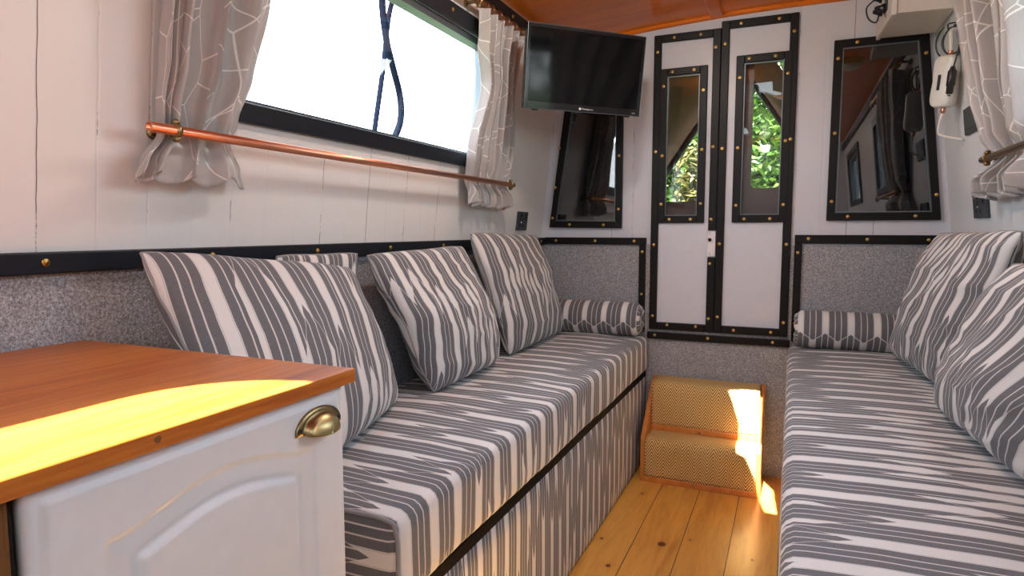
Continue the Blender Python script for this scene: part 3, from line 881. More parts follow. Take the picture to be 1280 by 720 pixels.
# scatter cushions
def cushion(BL, BR, TR, TL, thick, label, seed, mat='stripe_b', size=(0.56, 0.5), facing=None, pinch=0.05, wr=0.012, belly=0.0, u_dir=0.0, corner=0.055):
    BL, BR, TR, TL = map(Vector, (BL, BR, TR, TL))
    nrm = (BR - BL).cross(TL - BL).normalized()
    if facing and nrm.dot(Vector(facing)) < 0: nrm = -nrm
    N = 56
    r = root('cushion', (BL + BR) / 2, label, 'cushion', 'striped scatter cushions on the settees')
    bm = BM(); uvl = bm.loops.layers.uv.new('UVMap')
    def mid(s, t):
        c_ = 1 - corner * (abs(s*t)) ** 3
        s2 = s * (1 - pinch * (1 - t*t)) * c_; t2 = t * (1 - pinch * (1 - s*s)) * c_
        a, b = (s2+1)/2, (t2+1)/2
        p = BL*(1-a)*(1-b) + BR*a*(1-b) + TR*a*b + TL*(1-a)*b
        return p + nrm * (0.012 * noise.noise(Vector((s*1.3, t*1.3, seed + 20))) )
    rim = {}
    sides = []
    for sd in (1, -1):
        grid = []
        for i in range(N+1):
            row = []
            for j in range(N+1):
                s, t = math.sin(PI/2*(-1 + 2*i/N)), math.sin(PI/2*(-1 + 2*j/N))
                edge = i in (0, N) or j in (0, N)
                if edge and sd == -1:
                    row.append(rim[(i, j)]); continue
                h = max(0, (1 - s*s) * (1 - t*t))
                hh = thick * 0.5 * h ** 0.40 * (1 + belly * (-t))
                w = noise.noise(Vector((s*1.5 + seed, t*1.3, sd*3 + seed)))
                # creases fan in from the seams and corners
                rdg = 1 - abs(noise.noise(Vector((s*1.6 + t*0.5, t*2.6 - s*0.5, seed*1.7 + sd))))
                edgew = 1 - h
                fan = math.sin(10 * (s * (1 if abs(t) > abs(s) else 0) + t * (1 if abs(s) >= abs(t) else 0)) * 1.6 + seed + 3*w)
                hh += wr * (w * 0.9 + (rdg ** 4) * 0.5 - 0.3) * min(1, h * 3) + wr * 0.16 * fan * edgew * min(1, h * 6)
                p = mid(s, t) + nrm * sd * hh
                if edge: p += nrm * 0.006 * noise.noise(Vector((s*5, t*5, seed)))
                v = bm.verts.new(p); row.append(v)
                if edge: rim[(i, j)] = v
            grid.append(row)
        H_ = N // 2
        LU = [[0.0]*(N+1) for _ in range(N+1)]; LV = [[0.0]*(N+1) for _ in range(N+1)]
        for j in range(N+1):
            for i in range(H_, N): LU[i+1][j] = LU[i][j] + (grid[i+1][j].co - grid[i][j].co).length
            for i in range(H_, 0, -1): LU[i-1][j] = LU[i][j] - (grid[i-1][j].co - grid[i][j].co).length
        for i in range(N+1):
            for j in range(H_, N): LV[i][j+1] = LV[i][j] + (grid[i][j+1].co - grid[i][j].co).length
            for j in range(H_, 0, -1): LV[i][j-1] = LV[i][j] - (grid[i][j-1].co - grid[i][j].co).length
        for i in range(N):
            for j in range(N):
                q = ((i, j), (i+1, j), (i+1, j+1), (i, j+1))
                f = bm.faces.new([grid[a][b] for a, b in q]); f.smooth = True
                for lp, (a, b) in zip(f.loops, q):
                    uu, vv = LU[a][b], LV[a][b]
                    wv = 0.004 * noise.noise(Vector((uu*7, vv*7, seed)))
                    lp[uvl].uv = (uu + u_dir * vv + seed * 0.37 + wv, vv + seed * 0.21)
    bmesh.ops.recalc_face_normals(bm, faces=bm.faces)
    obj('cover', bm, M[mat], r, True)
    # stitched seam along the rim
    loop = [(i, 0) for i in range(N)] + [(N, j) for j in range(N)] + [(N-i, N) for i in range(N)] + [(0, N-j) for j in range(N)]
    bm = BM()
    SN = lambda k: math.sin(PI/2*(-1 + 2*k/N))
    pts = [mid(SN(i), SN(j)) + nrm * 0.006 * noise.noise(Vector((SN(i)*5, SN(j)*5, seed))) for i, j in loop]
    tube(bm, pts + [pts[0]], 0.0028, 6, False)
    obj('seam', bm, M['seam'], r, True)
    return r
F = (1, 0, 0)
cushion((-0.80, 0.80, 0.612), (-1.00, 1.50, 0.615), (-1.045, 1.355, 1.005), (-1.055, 0.755, 1.075), 0.16, 'largest striped cushion on the left settee, partly behind the wooden worktop', 2.2, 'stripe_e', (0.66, 0.52), F, belly=0.1, u_dir=-0.28, wr=0.006)
cushion((-0.955, 1.615, 0.612), (-0.965, 2.10, 0.615), (-1.078, 2.045, 1.055), (-1.078, 1.45, 1.042), 0.17, 'middle striped cushion on the left settee, leaning on the black rail', 5.4, 'stripe_b', (0.58, 0.5), F, belly=0.15, u_dir=-0.1, wr=0.016)
cushion((-0.975, 2.215, 0.612), (-0.985, 2.85, 0.615), (-1.08, 2.76, 1.085), (-1.08, 2.085, 1.102), 0.16, 'striped cushion at the far end of the left settee, beside the bolster', 8.9, 'stripe_b', (0.62, 0.52), F, belly=0.12, u_dir=-0.05, wr=0.014)
cushion((-1.116, 1.10, 0.612), (-1.116, 1.42, 0.612), (-1.116, 1.475, 1.046), (-1.116, 1.16, 1.05), 0.06, 'striped cushion almost hidden behind the largest left cushion', 11.0, 'stripe_b', (0.4, 0.42), F, wr=0.004)
F = (-1, 0, 0)
cushion((0.375, 2.83, 0.625), (0.465, 2.16, 0.612), (0.488, 1.78, 1.11), (0.470, 2.60, 1.10), 0.18, 'farther striped cushion on the right settee, nearer the bulkhead', 14.3, 'stripe_e', (0.6, 0.56), F, belly=0.15, u_dir=-0.12, wr=0.018)
cushion((0.390, 2.12, 0.620), (0.44, 1.42, 0.612), (0.475, 1.15, 1.05), (0.455, 1.75, 1.035), 0.17, 'nearer striped cushion on the right settee, overlapping the farther one', 17.1, 'stripe_e', (0.66, 0.56), F, belly=0.2, u_dir=-0.22, wr=0.015)

# ------------------------------------------------------------------ cabinet and worktop
CX = -0.573
def arch_z(y, y0, y1, zs, zc, c=0.45):
    t = (y - y0) / (y1 - y0)
    return zs + (zc - zs) * max(0.0, math.sin(PI * min(max((t - 0.06) / 0.88, 0), 1))) ** 1.3
r = root('cabinet', (-0.86, 0.52, 0.0), 'white painted cabinet with an arched door under the wooden worktop', 'cabinet')
bm = BM(); box(bm, -1.15, CX - 0.024, 0.318, 0.726, 0.0, 0.884)
mod_bevel(obj('body', bm, M['paint'], r), 0.002)
# door front as one moulded surface
dy0, dy1, dz0, dz1 = 0.309, 0.724, 0.10, 0.883
NY, NZ = 150, 260
bm = BM(); G2 = []
for i in range(NY+1):
    row = []
    for j in range(NZ+1):
        y = dy0 + (dy1-dy0)*i/NY; z = dz0 + (dz1-dz0)*j/NZ
        e = min(y-dy0, dy1-y, z-dz0, dz1-z)
        h = -0.005 * (1 - min(1, max(0, (e - 0.012) / 0.0025))) - 0.004 * (1 - min(1, e / 0.006)) ** 2
        top = arch_z(y, 0.372, 0.658, 0.812, 0.836)
        d = min(y - 0.372, 0.658 - y, top - z, z - 0.17)
        if d > 0:
            st = min(1, d / 0.004)
            k = min(1, max(0, (d - 0.012) / 0.024))
            h2 = -0.0045 * st * (1 - 0.3 * st) - 0.002 * min(1, max(0, (d - 0.026) / 0.003)) * (1 - min(1, max(0, (d - 0.029) / 0.008)))
            d3 = d - 0.034
            if d3 > 0: h2 += 0.0048 * min(1, d3 / 0.004)
            h = h2
        row.append(bm.verts.new((CX + h, y, z)))
    G2.append(row)
for i in range(NY):
    for j in range(NZ):
        bm.faces.new((G2[i][j], G2[i+1][j], G2[i+1][j+1], G2[i][j+1]))
bd = [G2[i][0] for i in range(NY+1)] + [G2[NY][j] for j in range(1, NZ+1)] + [G2[i][NZ] for i in range(NY-1, -1, -1)] + [G2[0][j] for j in range(NZ-1, 0, -1)]
bk = [bm.verts.new((CX - 0.0235, v.co.y, v.co.z)) for v in bd]
for a in range(len(bd)):
    b = (a+1) % len(bd)
    bm.faces.new((bd[a], bk[a], bk[b], bd[b]))
bm.faces.new(bk)
bmesh.ops.recalc_face_normals(bm, faces=bm.faces)
dr = obj('door', bm, M['paint'], r, True)
# cup handle
hb = BM()
hy, hz = 0.664, 0.836
N = 24
fl = []
for rr, off in ((1.0, 0.0005), (1.0, 0.003), (0.80, 0.0035)):
    fl.append([hb.verts.new((CX + off, hy + 0.044*rr*math.cos(a), hz + 0.030*rr*math.sin(a)**0.9)) for a in [PI*k/N for k in range(N+1)]])
dome = []
for k2 in range(0, 9):
    b = PI/2 * k2 / 8
    rr = 0.74 * math.cos(b); off = 0.0035 + 0.022 * math.sin(b)
    dome.append([hb.verts.new((CX + off, hy + 0.044*rr*math.cos(a), hz + 0.030*rr*math.sin(a)**0.9 - 0.004*math.sin(b))) for a in [PI*k/N for k in range(N+1)]])
allr = fl + dome
for a, b in zip(allr[:-1], allr[1:]):
    for k in range(N): hb.faces.new((a[k], a[k+1], b[k+1], b[k]))
bmesh.ops.recalc_face_normals(hb, faces=hb.faces)
hd = obj('cup_handle', hb, M['old_brass'], dr, True, label='aged brass cup handle')
hd.modifiers.new('s', 'SOLIDIFY').thickness = 0.0012
for sy in (-0.0385, 0.0385):
    bm = BM(); lathe(bm, [(0.0035, 0.0), (0.0035, 0.001), (0.001, 0.0016)], (CX + 0.0034, hy + sy, hz + 0.0065), (1, 0, 0), 12)
    obj('handle_screw', bm, M['slot'], hd, True)

r = root('worktop', (-0.86, 0.2, 0.886), 'orange oiled hardwood worktop on the white cabinet', 'worktop')
bm = BM(); box(bm, -1.148, -0.560, -0.45, 0.730, 0.886, 0.906)
mod_bevel(obj('board', bm, M['worktop'], r), 0.002, 3)
bm = BM()
lathe(bm, [(0.004, 0.0), (0.004, 0.0004)], (-0.5602, 0.420, 0.897), (1, 0, 0), 10)
obj('knot', bm, M['rough_wood'], r, label='small dark knot in the front edge')
# rough timber below the worktop, left of the cabinet
r = root('timber_panel', (-0.88, 0.277, 0), 'rough dark brown timber boards under the worktop left of the white cabinet', 'timber panel')
for k, (a, b) in enumerate(((-0.640, -0.5815), (-0.70, -0.643), (-0.78, -0.704), (-0.90, -0.784), (-1.02, -0.904), (-1.14, -1.024))):
    bm = BM(); box(bm, a, b, 0.280 + 0.005*(k % 2), 0.300, 0.0, 0.884)
    mod_bevel(obj('board', bm, M['rough_wood'], r), 0.004)

# ------------------------------------------------------------------ steps
r = root('step_box', (-0.325, 2.87, 0), 'two-tread wooden cabin steps covered in herringbone sisal below the doors', 'steps')
SX0, SX1 = -0.577, -0.082
side_prof = [(2.735, 0.0), (3.012, 0.0), (3.012, 0.418), (2.955, 0.405), (2.742, 0.205), (2.735, 0.19)]
for x0 in (SX0, SX1 - 0.018):
    bm = BM()
    a = [bm.verts.new((x0, y, z)) for y, z in side_prof]; b = [bm.verts.new((x0 + 0.018, y, z)) for y, z in side_prof]
    bm.faces.new(a); bm.faces.new(b[::-1])
    for i in range(len(a)):
        j = (i+1) % len(a)
        bm.faces.new((a[i], b[i], b[j], a[j]))
    bmesh.ops.recalc_face_normals(bm, faces=bm.faces)
    mod_bevel(obj('side_panel', bm, M['step_wood'], r), 0.003)
ix0, ix1 = SX0 + 0.018, SX1 - 0.018
bm = BM(); box(bm, ix0, ix1, 2.733, 2.752, 0.0, 0.026)
bt = mod_bevel(obj('bottom_rail', bm, M['step_wood'], r), 0.003)
bm = BM(); box(bm, ix0, ix1, 2.868, 2.886, 0.186, 0.222)
md = mod_bevel(obj('tread_rail', bm, M['step_wood'], r), 0.003)
for p in ((2.733, 0.013, bt), (2.868, 0.206, md)):
    bm = BM(); lathe(bm, [(0.006, 0), (0.005, 0.002), (0.0, 0.003)], (-0.345, p[0], p[1]), (0, -1, 0), 12)
    obj('rail_screw', bm, M['old_brass'], p[2], True)
bm = BM(); box(bm, ix0, ix1, 2.752, 3.010, 0.0, 0.172)
box(bm, ix0, ix1, 2.890, 3.010, 0.172, 0.392)
obj('carcass', bm, M['step_wood'], r)
def sisal(name, prof, parent):
    pr = smooth_path([(0, y, z) for y, z in prof], 5)
    bm = BM(); uvl = bm.loops.layers.uv.new('UVMap')
    L = [0]
    for a, b in zip(pr[:-1], pr[1:]): L.append(L[-1] + (b-a).length)
    nx = 30
    R = [[bm.verts.new((ix0 + 0.001 + (ix1-ix0-0.002)*i/nx, p.y, p.z)) for i in range(nx+1)] for p in pr]
    for j in range(len(pr)-1):
        for i in range(nx):
            q = ((j, i), (j, i+1), (j+1, i+1), (j+1, i))
            f = bm.faces.new([R[a][b] for a, b in q]); f.smooth = True
            for lp, (a, b) in zip(f.loops, q): lp[uvl].uv = (ix0 + (ix1-ix0)*b/nx, L[a])
    o = obj(name, bm, M['sisal'], parent, True)
    m = o.modifiers.new('pile', 'SOLIDIFY'); m.thickness = 0.008; m.offset = 0
    return o
sisal('sisal_tread', [(2.738, 0.026), (2.737, 0.10), (2.738, 0.155), (2.744, 0.178), (2.765, 0.190), (2.80, 0.192), (2.868, 0.192)], r)
sisal('sisal_tread', [(2.876, 0.222), (2.876, 0.30), (2.878, 0.365), (2.888, 0.398), (2.912, 0.412), (2.96, 0.414), (3.010, 0.414)], r)

# ------------------------------------------------------------------ television
tc = Vector((-0.736, 2.399, 1.701))
tyaw, ttilt = 0.800, 0.136
tn = Vector((math.sin(tyaw)*math.cos(ttilt), -math.cos(tyaw)*math.cos(ttilt), -math.sin(ttilt)))
tr_ = Vector((math.cos(tyaw), math.sin(tyaw), 0)); tu = tr_.cross(tn) * -1
if tu.z < 0: tu = -tu
def T(a, b, c): return tc + tr_*a + tu*b + tn*c
def tbox(bm, a0, a1, b0, b1, c0, c1):
    hexa(bm, [T(a0,b0,c0), T(a1,b0,c0), T(a1,b1,c0), T(a0,b1,c0), T(a0,b0,c1), T(a1,b0,c1), T(a1,b1,c1), T(a0,b1,c1)])
r = root('television', tc, 'black flat-screen television on a bracket in the left corner under the ceiling', 'television')
W2, H2 = 0.25, 0.1495
bm = BM(); tbox(bm, -W2, W2, -H2, H2, -0.032, -0.004)
mod_bevel(obj('casing', bm, M['gloss_black'], r), 0.004)
bm = BM()
tbox(bm, -W2, -W2+0.012, -H2, H2, -0.004, 0.001); tbox(bm, W2-0.012, W2, -H2, H2, -0.004, 0.001)
tbox(bm, -W2+0.012, W2-0.012, H2-0.014, H2, -0.004, 0.001); tbox(bm, -W2+0.012, W2-0.012, -H2, -H2+0.026, -0.004, 0.001)
bz = mod_bevel(obj('bezel', bm, M['gloss_black'], r), 0.001)
bm = BM(); tbox(bm, -W2+0.012, W2-0.012, -H2+0.026, H2-0.014, -0.004, -0.002)
obj('screen', bm, M['screen'], r)
bm = BM()
for a, b in (((-W2, -H2), (W2, -H2)), ((-W2, H2), (W2, H2)), ((-W2, -H2), (-W2, H2)), ((W2, -H2), (W2, H2))):
    tube(bm, [T(a[0], a[1], 0.0), T(b[0], b[1], 0.0)], 0.0016, 6)
obj('edge_trim', bm, M['alu'], r, label='thin silver edge line')
bm = BM(); tbox(bm, -0.13, 0.13, -0.10, 0.09, -0.055, -0.032)
mod_bevel(obj('rear_housing', bm, M['plastic_black'], r), 0.01)
bm = BM()
tube(bm, [T(0, 0, -0.05), T(0.02, 0, -0.14), Vector((-1.055, 2.80, 1.72))], 0.014, 10)
wbox(bm, 'L', 2.76, 2.84, 1.66, 1.78, 0.0, 0.03)
obj('wall_bracket', bm, M['plastic_black'], r)
for a in (-0.20, 0.20):
    bm = BM(); tbox(bm, a-0.012, a+0.012, -H2-0.006, -H2, -0.022, -0.008)
    mod_bevel(obj('foot', bm, M['plastic_black'], r), 0.002)
# small maker's mark: a roundel and short lettering, with a second mark at the right end
def text_on_tv(body, size, a, b):
    cu = bpy.data.curves.new('logo', 'FONT'); cu.body = body; cu.size = size; cu.extrude = 0.0002
    cu.align_x = 'CENTER'; cu.align_y = 'CENTER'
    to = bpy.data.objects.new('logo', cu); COL.objects.link(to)
    dg = bpy.context.evaluated_depsgraph_get(); me = bpy.data.meshes.new_from_object(to.evaluated_get(dg))
    bpy.data.objects.remove(to)
    mw = Matrix((tr_, tu, tn)).transposed().to_4x4()
    me.transform(mw); me.transform(Matrix.Translation(T(a, b, 0.0016) - tc))
    me.materials.clear(); me.materials.append(M['ink'])
    o = bpy.data.objects.new('logo', me); COL.objects.link(o); o.parent = r
    return o
text_on_tv('Westinghouse', 0.0085, 0.014, -H2+0.011)
text_on_tv('HDMI', 0.006, 0.220, -H2+0.010)
bm = BM()
lathe(bm, [(0.0048, 0.0), (0.0048, 0.0005)], T(-0.018, -H2+0.011, 0.0012), tn, 16)
obj('logo', bm, M['ink'], r)
# cable drooping below the set
bm = BM(); tube(bm, smooth_path([T(-0.02, -H2+0.005, -0.034), T(-0.03, -H2-0.03, -0.05), T(0.02, -H2-0.035, -0.08), T(0.05, -H2+0.01, -0.06)], 8), 0.0022, 6)
obj('cable', bm, M['plastic_black'], r, True)

# ------------------------------------------------------------------ sockets
def socket(side, y0, y1, z0, z1, label):
    s = 1 if side == 'L' else -1
    r = root('socket', (wx(side, z0), (y0+y1)/2, z0), label, 'socket', None)
    bm = BM(); wbox(bm, side, y0, y1, z0, z1, 0.0, 0.010)
    pl = mod_bevel(obj('faceplate', bm, M['socket'], r), 0.002)
    def at(fy, fz): return (y0 + (y1-y0)*fy, z0 + (z1-z0)*fz)
    f = (lambda a: a) if side == 'L' else (lambda a: 1-a)
    for (fy, fz, w, h) in ((0.35, 0.80, 0.026, 0.012), (0.35, 0.55, 0.008, 0.016), (0.25, 0.26, 0.014, 0.014), (0.52, 0.26, 0.014, 0.014)):
        y, z = at(f(fy), fz)
        bm = BM(); wbox(bm, side, y-w/2, y+w/2, z-h/2, z+h/2, 0.0095, 0.0105)
        obj('slot', bm, M['slot'], r)
    y, z = at(f(0.78), 0.72)
    bm = BM(); wbox(bm, side, y-0.008, y+0.008, z-0.016, z+0.016, 0.0095, 0.0135)
    mod_bevel(obj('switch', bm, M['plastic_black'], r), 0.001)
    y, z = at(f(0.35), 0.42)
    bm = BM(); lathe(bm, [(0.003, 0), (0.002, 0.002)], (wx(side, z) + s*0.0098, y, z), (s, 0, 0), 8)
    obj('indicator', bm, M['chrome'], r)
socket('L', 2.678, 2.790, 1.100, 1.185, 'black socket plate on the left wall above the far cushion')
socket('R', 2.447, 2.610, 1.140, 1.226, 'black socket plate on the right wall below the curtain')
# dark box on the right wall
r = root('switch_box', (wx('R', 1.42), 2.57, 1.42), 'small dark box on the right wall tucked behind the curtain edge', 'switch box')
bm = BM(); wbox(bm, 'R', 2.47, 2.645, 1.42, 1.507, 0.0, 0.012)
mod_bevel(obj('casing', bm, M['olive'], r), 0.003)
bm = BM(); wbox(bm, 'R', 2.49, 2.625, 1.435, 1.492, 0.0115, 0.014)
mod_bevel(obj('cover', bm, M['olive'], r), 0.002)

# ------------------------------------------------------------------ corner box and booster
r = root('wall_cupboard', (0.39, 2.85, 1.86), 'white painted box under the ceiling in the right corner above the bulkhead window', 'cupboard')
bm = BM()
bx0, bx1 = 0.29, 0.488
hexa(bm, [(bx0+0.021, 2.678, 1.862), (bx1, 2.695, 1.862), (bx1, YF-0.022, 1.862), (bx0+0.004, YF-0.022, 1.862), (bx0+0.021, 2.678, 2.038), (0.468, 2.695, 2.030), (0.468, YF-0.022, 2.030), (bx0+0.004, YF-0.022, 2.038)])
mod_bevel(obj('body', bm, M['box_paint'], r), 0.002)
bm = BM()
hexa(bm, [(bx0+0.004, 2.672, 1.856), (bx0+0.021, 2.672, 1.856), (bx0+0.005, YF-0.021, 1.856), (bx0-0.010, YF-0.021, 1.856), (bx0+0.004, 2.672, 2.036), (bx0+0.021, 2.672, 2.036), (bx0+0.005, YF-0.021, 2.036), (bx0-0.010, YF-0.021, 2.036)])
sp = mod_bevel(obj('side_panel', bm, M['box_paint'], r), 0.003)
bm = BM(); box(bm, 0.287, 0.2905, 2.76, 2.93, 1.90, 2.03)
pn = obj('socket_panel', bm, M['plastic_black'], r, label='black socket panel with plugs')
for k, (y, z) in enumerate(((2.90, 1.985), (2.85, 1.985), (2.80, 1.985), (2.88, 1.93), (2.82, 1.925))):
    bm = BM(); lathe(bm, [(0.017, 0), (0.017, 0.008), (0.012, 0.016), (0.006, 0.034)], (0.288, y, z), (-1, 0, 0.1), 12)
    obj('plug', bm, M['plastic_black'], pn, True)
bm = BM(); tube(bm, smooth_path([(0.262, 2.90, 1.985), (0.235, 2.91, 1.96), (0.245, 2.92, 1.92), (0.27, 2.90, 1.90), (0.275, 2.86, 1.93)], 6), 0.003, 6)
obj('wire', bm, M['plastic_black'], pn, True)
screws(r, [(0.2885, 2.78, 1.885)], (-1, 0, 0))

# signal booster, hanging at a slant in the corner
dc = Vector((0.472, 2.70, 1.617))
dn = Vector((-0.66, -0.75, -0.06)).normalized(); dr_ = Vector((0.75, -0.66, 0)).normalized(); du = dn.cross(dr_); du = du if du.z > 0 else -du
lean = -0.12
dr2 = (dr_ * math.cos(lean) + du * math.sin(-lean) * -1).normalized(); du2 = (du - dr2 * du.dot(dr2)).normalized()
def D(a, b, c): return dc + dr2*a + du2*b + dn*c
r = root('signal_booster', dc, 'white plastic aerial booster with black plug lead hanging in the right corner', 'aerial booster')
bm = BM()
outl = []
for k in range(40):
    a = 2*PI*k/40
    ca, sa = math.cos(a), math.sin(a)
    x = 0.040 * math.copysign(abs(ca)**0.45, ca); y = 0.088 * math.copysign(abs(sa)**0.45, sa)
    x *= 1 - 0.13 * math.exp(-(y/0.045)**2)
    outl.append((x, y))
rs = []
for f, c in ((0.90, -0.022), (1.0, -0.017), (1.0, 0.010), (0.93, 0.020), (0.80, 0.023), (0.3, 0.025)):
    rs.append([bm.verts.new(D(x*f if f < 1 else x, y*(1-(1-f)*0.5), c)) for x, y in outl])
for a, b in zip(rs[:-1], rs[1:]):
    for k in range(40): bm.faces.new((a[k], a[(k+1) % 40], b[(k+1) % 40], b[k]))
bm.faces.new(rs[0][::-1]); bm.faces.new(rs[-1])
bmesh.ops.recalc_face_normals(bm, faces=bm.faces)
bo = obj('casing', bm, M['white_plastic'], r, True)
bm = BM(); hexa(bm, [D(-0.012,-0.03,0.0235), D(-0.002,-0.03,0.0235), D(-0.002,0.022,0.0235), D(-0.012,0.022,0.0235), D(-0.012,-0.03,0.0265), D(-0.002,-0.03,0.0265), D(-0.002,0.022,0.0265), D(-0.012,0.022,0.0265)])
obj('display', bm, M['slot'], r)
bm = BM(); lathe(bm, [(0.006, 0), (0.008, 0.004), (0.008, 0.012), (0.005, 0.02)], D(0.004, 0.088, 0), du2, 10)
obj('connector', bm, M['copper'], r, True)
bm = BM(); tube(bm, smooth_path([D(0.004, 0.10, 0), D(0.0, 0.14, 0.002), D(-0.004, 0.165, 0), D(0.004, 0.178, -0.015)], 6), 0.0075, 8)
obj('aerial_lead', bm, M['white_plastic'], r, True, label='white aerial lead')
bm = BM(); lathe(bm, [(0.006, 0), (0.008, 0.004), (0.008, 0.014), (0.005, 0.02)], D(0.006, -0.088, 0), -du2, 10)
obj('connector', bm, M['copper'], r, True)
bm = BM(); tube(bm, smooth_path([D(0.006, -0.10, 0), D(0.0, -0.14, 0.0), D(0.004, -0.18, -0.004), (wx('R', 1.414) - 0.004, 2.70, 1.414)], 6), 0.0045, 8)
obj('aerial_lead', bm, M['white_plastic'], r, True, label='white aerial lead')
bm = BM()
pts = []
for k in range(66):
    a = 2*PI*k/22 + 2.2
    rr = (0.052, 0.040, 0.046)[k // 22]
    pts.append(D(-0.006 + rr*math.cos(a)*0.95 + 0.012*(k // 22), 0.135 + rr*1.12*math.sin(a), -0.006 + 0.004*(k//22)))
tube(bm, smooth_path(pts, 2), 0.0026, 6)
tube(bm, smooth_path([D(0.03, 0.16, 0.012), D(0.046, 0.12, 0.026), D(0.046, 0.075, 0.034), D(0.042, 0.04, 0.036)], 6), 0.003, 6)
obj('power_cable', bm, M['plastic_black'], r, True, label='coiled black power cable')
bm = BM(); lathe(bm, [(0.006, 0.0), (0.010, 0.012), (0.0135, 0.016), (0.0135, 0.062), (0.011, 0.066), (0.011, 0.088), (0.006, 0.092), (0.004, 0.098)], D(0.042, 0.045, 0.038), -du2, 14)
obj('power_plug', bm, M['plastic_black'], r, True, label='black power plug')
bm = BM(); lathe(bm, [(0.0065, 0.0), (0.0065, 0.004), (0.002, 0.008)], D(0.042, -0.045, 0.038), -du2, 10)
obj('plug_tip', bm, M['chrome'], r, True)

# ------------------------------------------------------------------ ceiling lamps, mid one shifted and aft one added for fill
for k, (x, y, lb) in enumerate(((-0.43, 1.80, 'round brass ceiling lamp above the middle of the cabin'), (0.26, 1.90, 'round brass ceiling lamp on the right of the ceiling'), (-0.29, -1.25, 'round brass ceiling lamp added near the stern to hold fill light'))):
    z = ceil_z(x)
    r = root('ceiling_lamp', (x, y, z), lb, 'ceiling lamp', 'brass ceiling lamps')
    bm = BM(); lathe(bm, [(0.085, -0.003), (0.085, 0.004), (0.078, 0.012), (0.072, 0.014), (0.070, 0.022), (0.060, 0.028)], (x, y, z), (0, 0, -1), 28)
    obj('rim', bm, M['brass'], r, True)
    bm = BM(); lathe(bm, [(0.058, 0.020), (0.056, 0.030), (0.046, 0.042), (0.028, 0.050), (0.0, 0.053)], (x, y, z), (0, 0, -1), 24)
    obj('lens', bm, M['lamp_glass'], r, True)

# ------------------------------------------------------------------ outside
bm = BM(); tube(bm, smooth_path([(-1.42, 2.085, 2.06), (-1.45, 2.10, 1.965), (-1.45, 2.124, 1.826), (-1.45, 2.159, 1.745), (-1.45, 2.211, 1.633), (-1.45, 2.213, 1.54), (-1.45, 2.165, 1.46), (-1.45, 2.12, 1.40)], 6), 0.0135, 8)
r = setp(obj('rope', bm, M['rope'], None, True), 'dark rope curving in a loop outside the left window', 'rope')
bm = BM(); tube(bm, smooth_path([(-1.44, 2.20, 2.06), (-1.50, 2.22, 1.96), (-1.50, 2.172, 1.741), (-1.50, 2.107, 1.489), (-1.50, 2.09, 1.40)], 6), 0.0105, 8)
r = setp(obj('rope', bm, M['rope'], None, True), 'straight dark rope hanging outside the left window', 'rope')
# hand rail of the roof that carries the ropes
bm = BM(); tube(bm, [(-1.43, -1.7, 2.07), (-1.43, 3.0, 2.07)], 0.012, 10)
for y in (-1.2, 0.2, 1.2, 2.6):
    tube(bm, [(-1.43, y, 2.07), (-1.12, y, 2.075)], 0.012, 8)
setp(obj('roof_handrail', bm, M['maroon'], None, True), 'maroon roof handrail outside above the left window', 'handrail')

# outer steel doors of the bow with rounded openings
def rounded_rect(x0, x1, z0, z1, rad, n=6):
    P = []
    for cx_, cz_, a0 in ((x1-rad, z1-rad, 0), (x0+rad, z1-rad, 90), (x0+rad, z0+rad, 180), (x1-rad, z0+rad, 270)):
        for k in range(n+1):
            a = math.radians(a0 + 90*k/n); P.append((cx_ + rad*math.cos(a), cz_ + rad*math.sin(a)))
    return P
for x0, x1, hx0, hx1, hz0, hz1, lb in ((-0.66, -0.302, -0.60, -0.335, 1.235, 1.90, 'left maroon outer bow door beyond the bulkhead glass'), (-0.298, 0.06, -0.178, 0.02, 1.288, 1.90, 'right maroon outer bow door beyond the bulkhead glass')):
    bm = BM()
    hole = rounded_rect(hx0, hx1, hz0, hz1, 0.025)
    cx_, cz_ = (hx0+hx1)/2, (hz0+hz1)/2
    outer = []
    for a, b in hole:
        dx, dz = a-cx_, b-cz_
        k = min((x1-cx_)/dx if dx > 1e-6 else 9e9, (x0-cx_)/dx if dx < -1e-6 else 9e9, (2.04-cz_)/dz if dz > 1e-6 else 9e9, (0.55-cz_)/dz if dz < -1e-6 else 9e9)
        outer.append((cx_+dx*k, cz_+dz*k))
    R = [[[bm.verts.new((a, y, b)) for a, b in L] for L in (hole, outer)] for y in (3.088, 3.108)]
    n = len(hole)
    for i in range(n):
        j = (i+1) % n
        bm.faces.new((R[0][0][i], R[0][0][j], R[0][1][j], R[0][1][i])); bm.faces.new((R[1][0][i], R[1][0][j], R[1][1][j], R[1][1][i]))
        bm.faces.new((R[0][0][i], R[0][0][j], R[1][0][j], R[1][0][i])); bm.faces.new((R[0][1][i], R[0][1][j], R[1][1][j], R[1][1][i]))
    bmesh.ops.remove_doubles(bm, verts=bm.verts, dist=1e-5)
    bmesh.ops.recalc_face_normals(bm, faces=bm.faces)
    setp(obj('bow_door', bm, M['maroon']), lb, 'outer door')
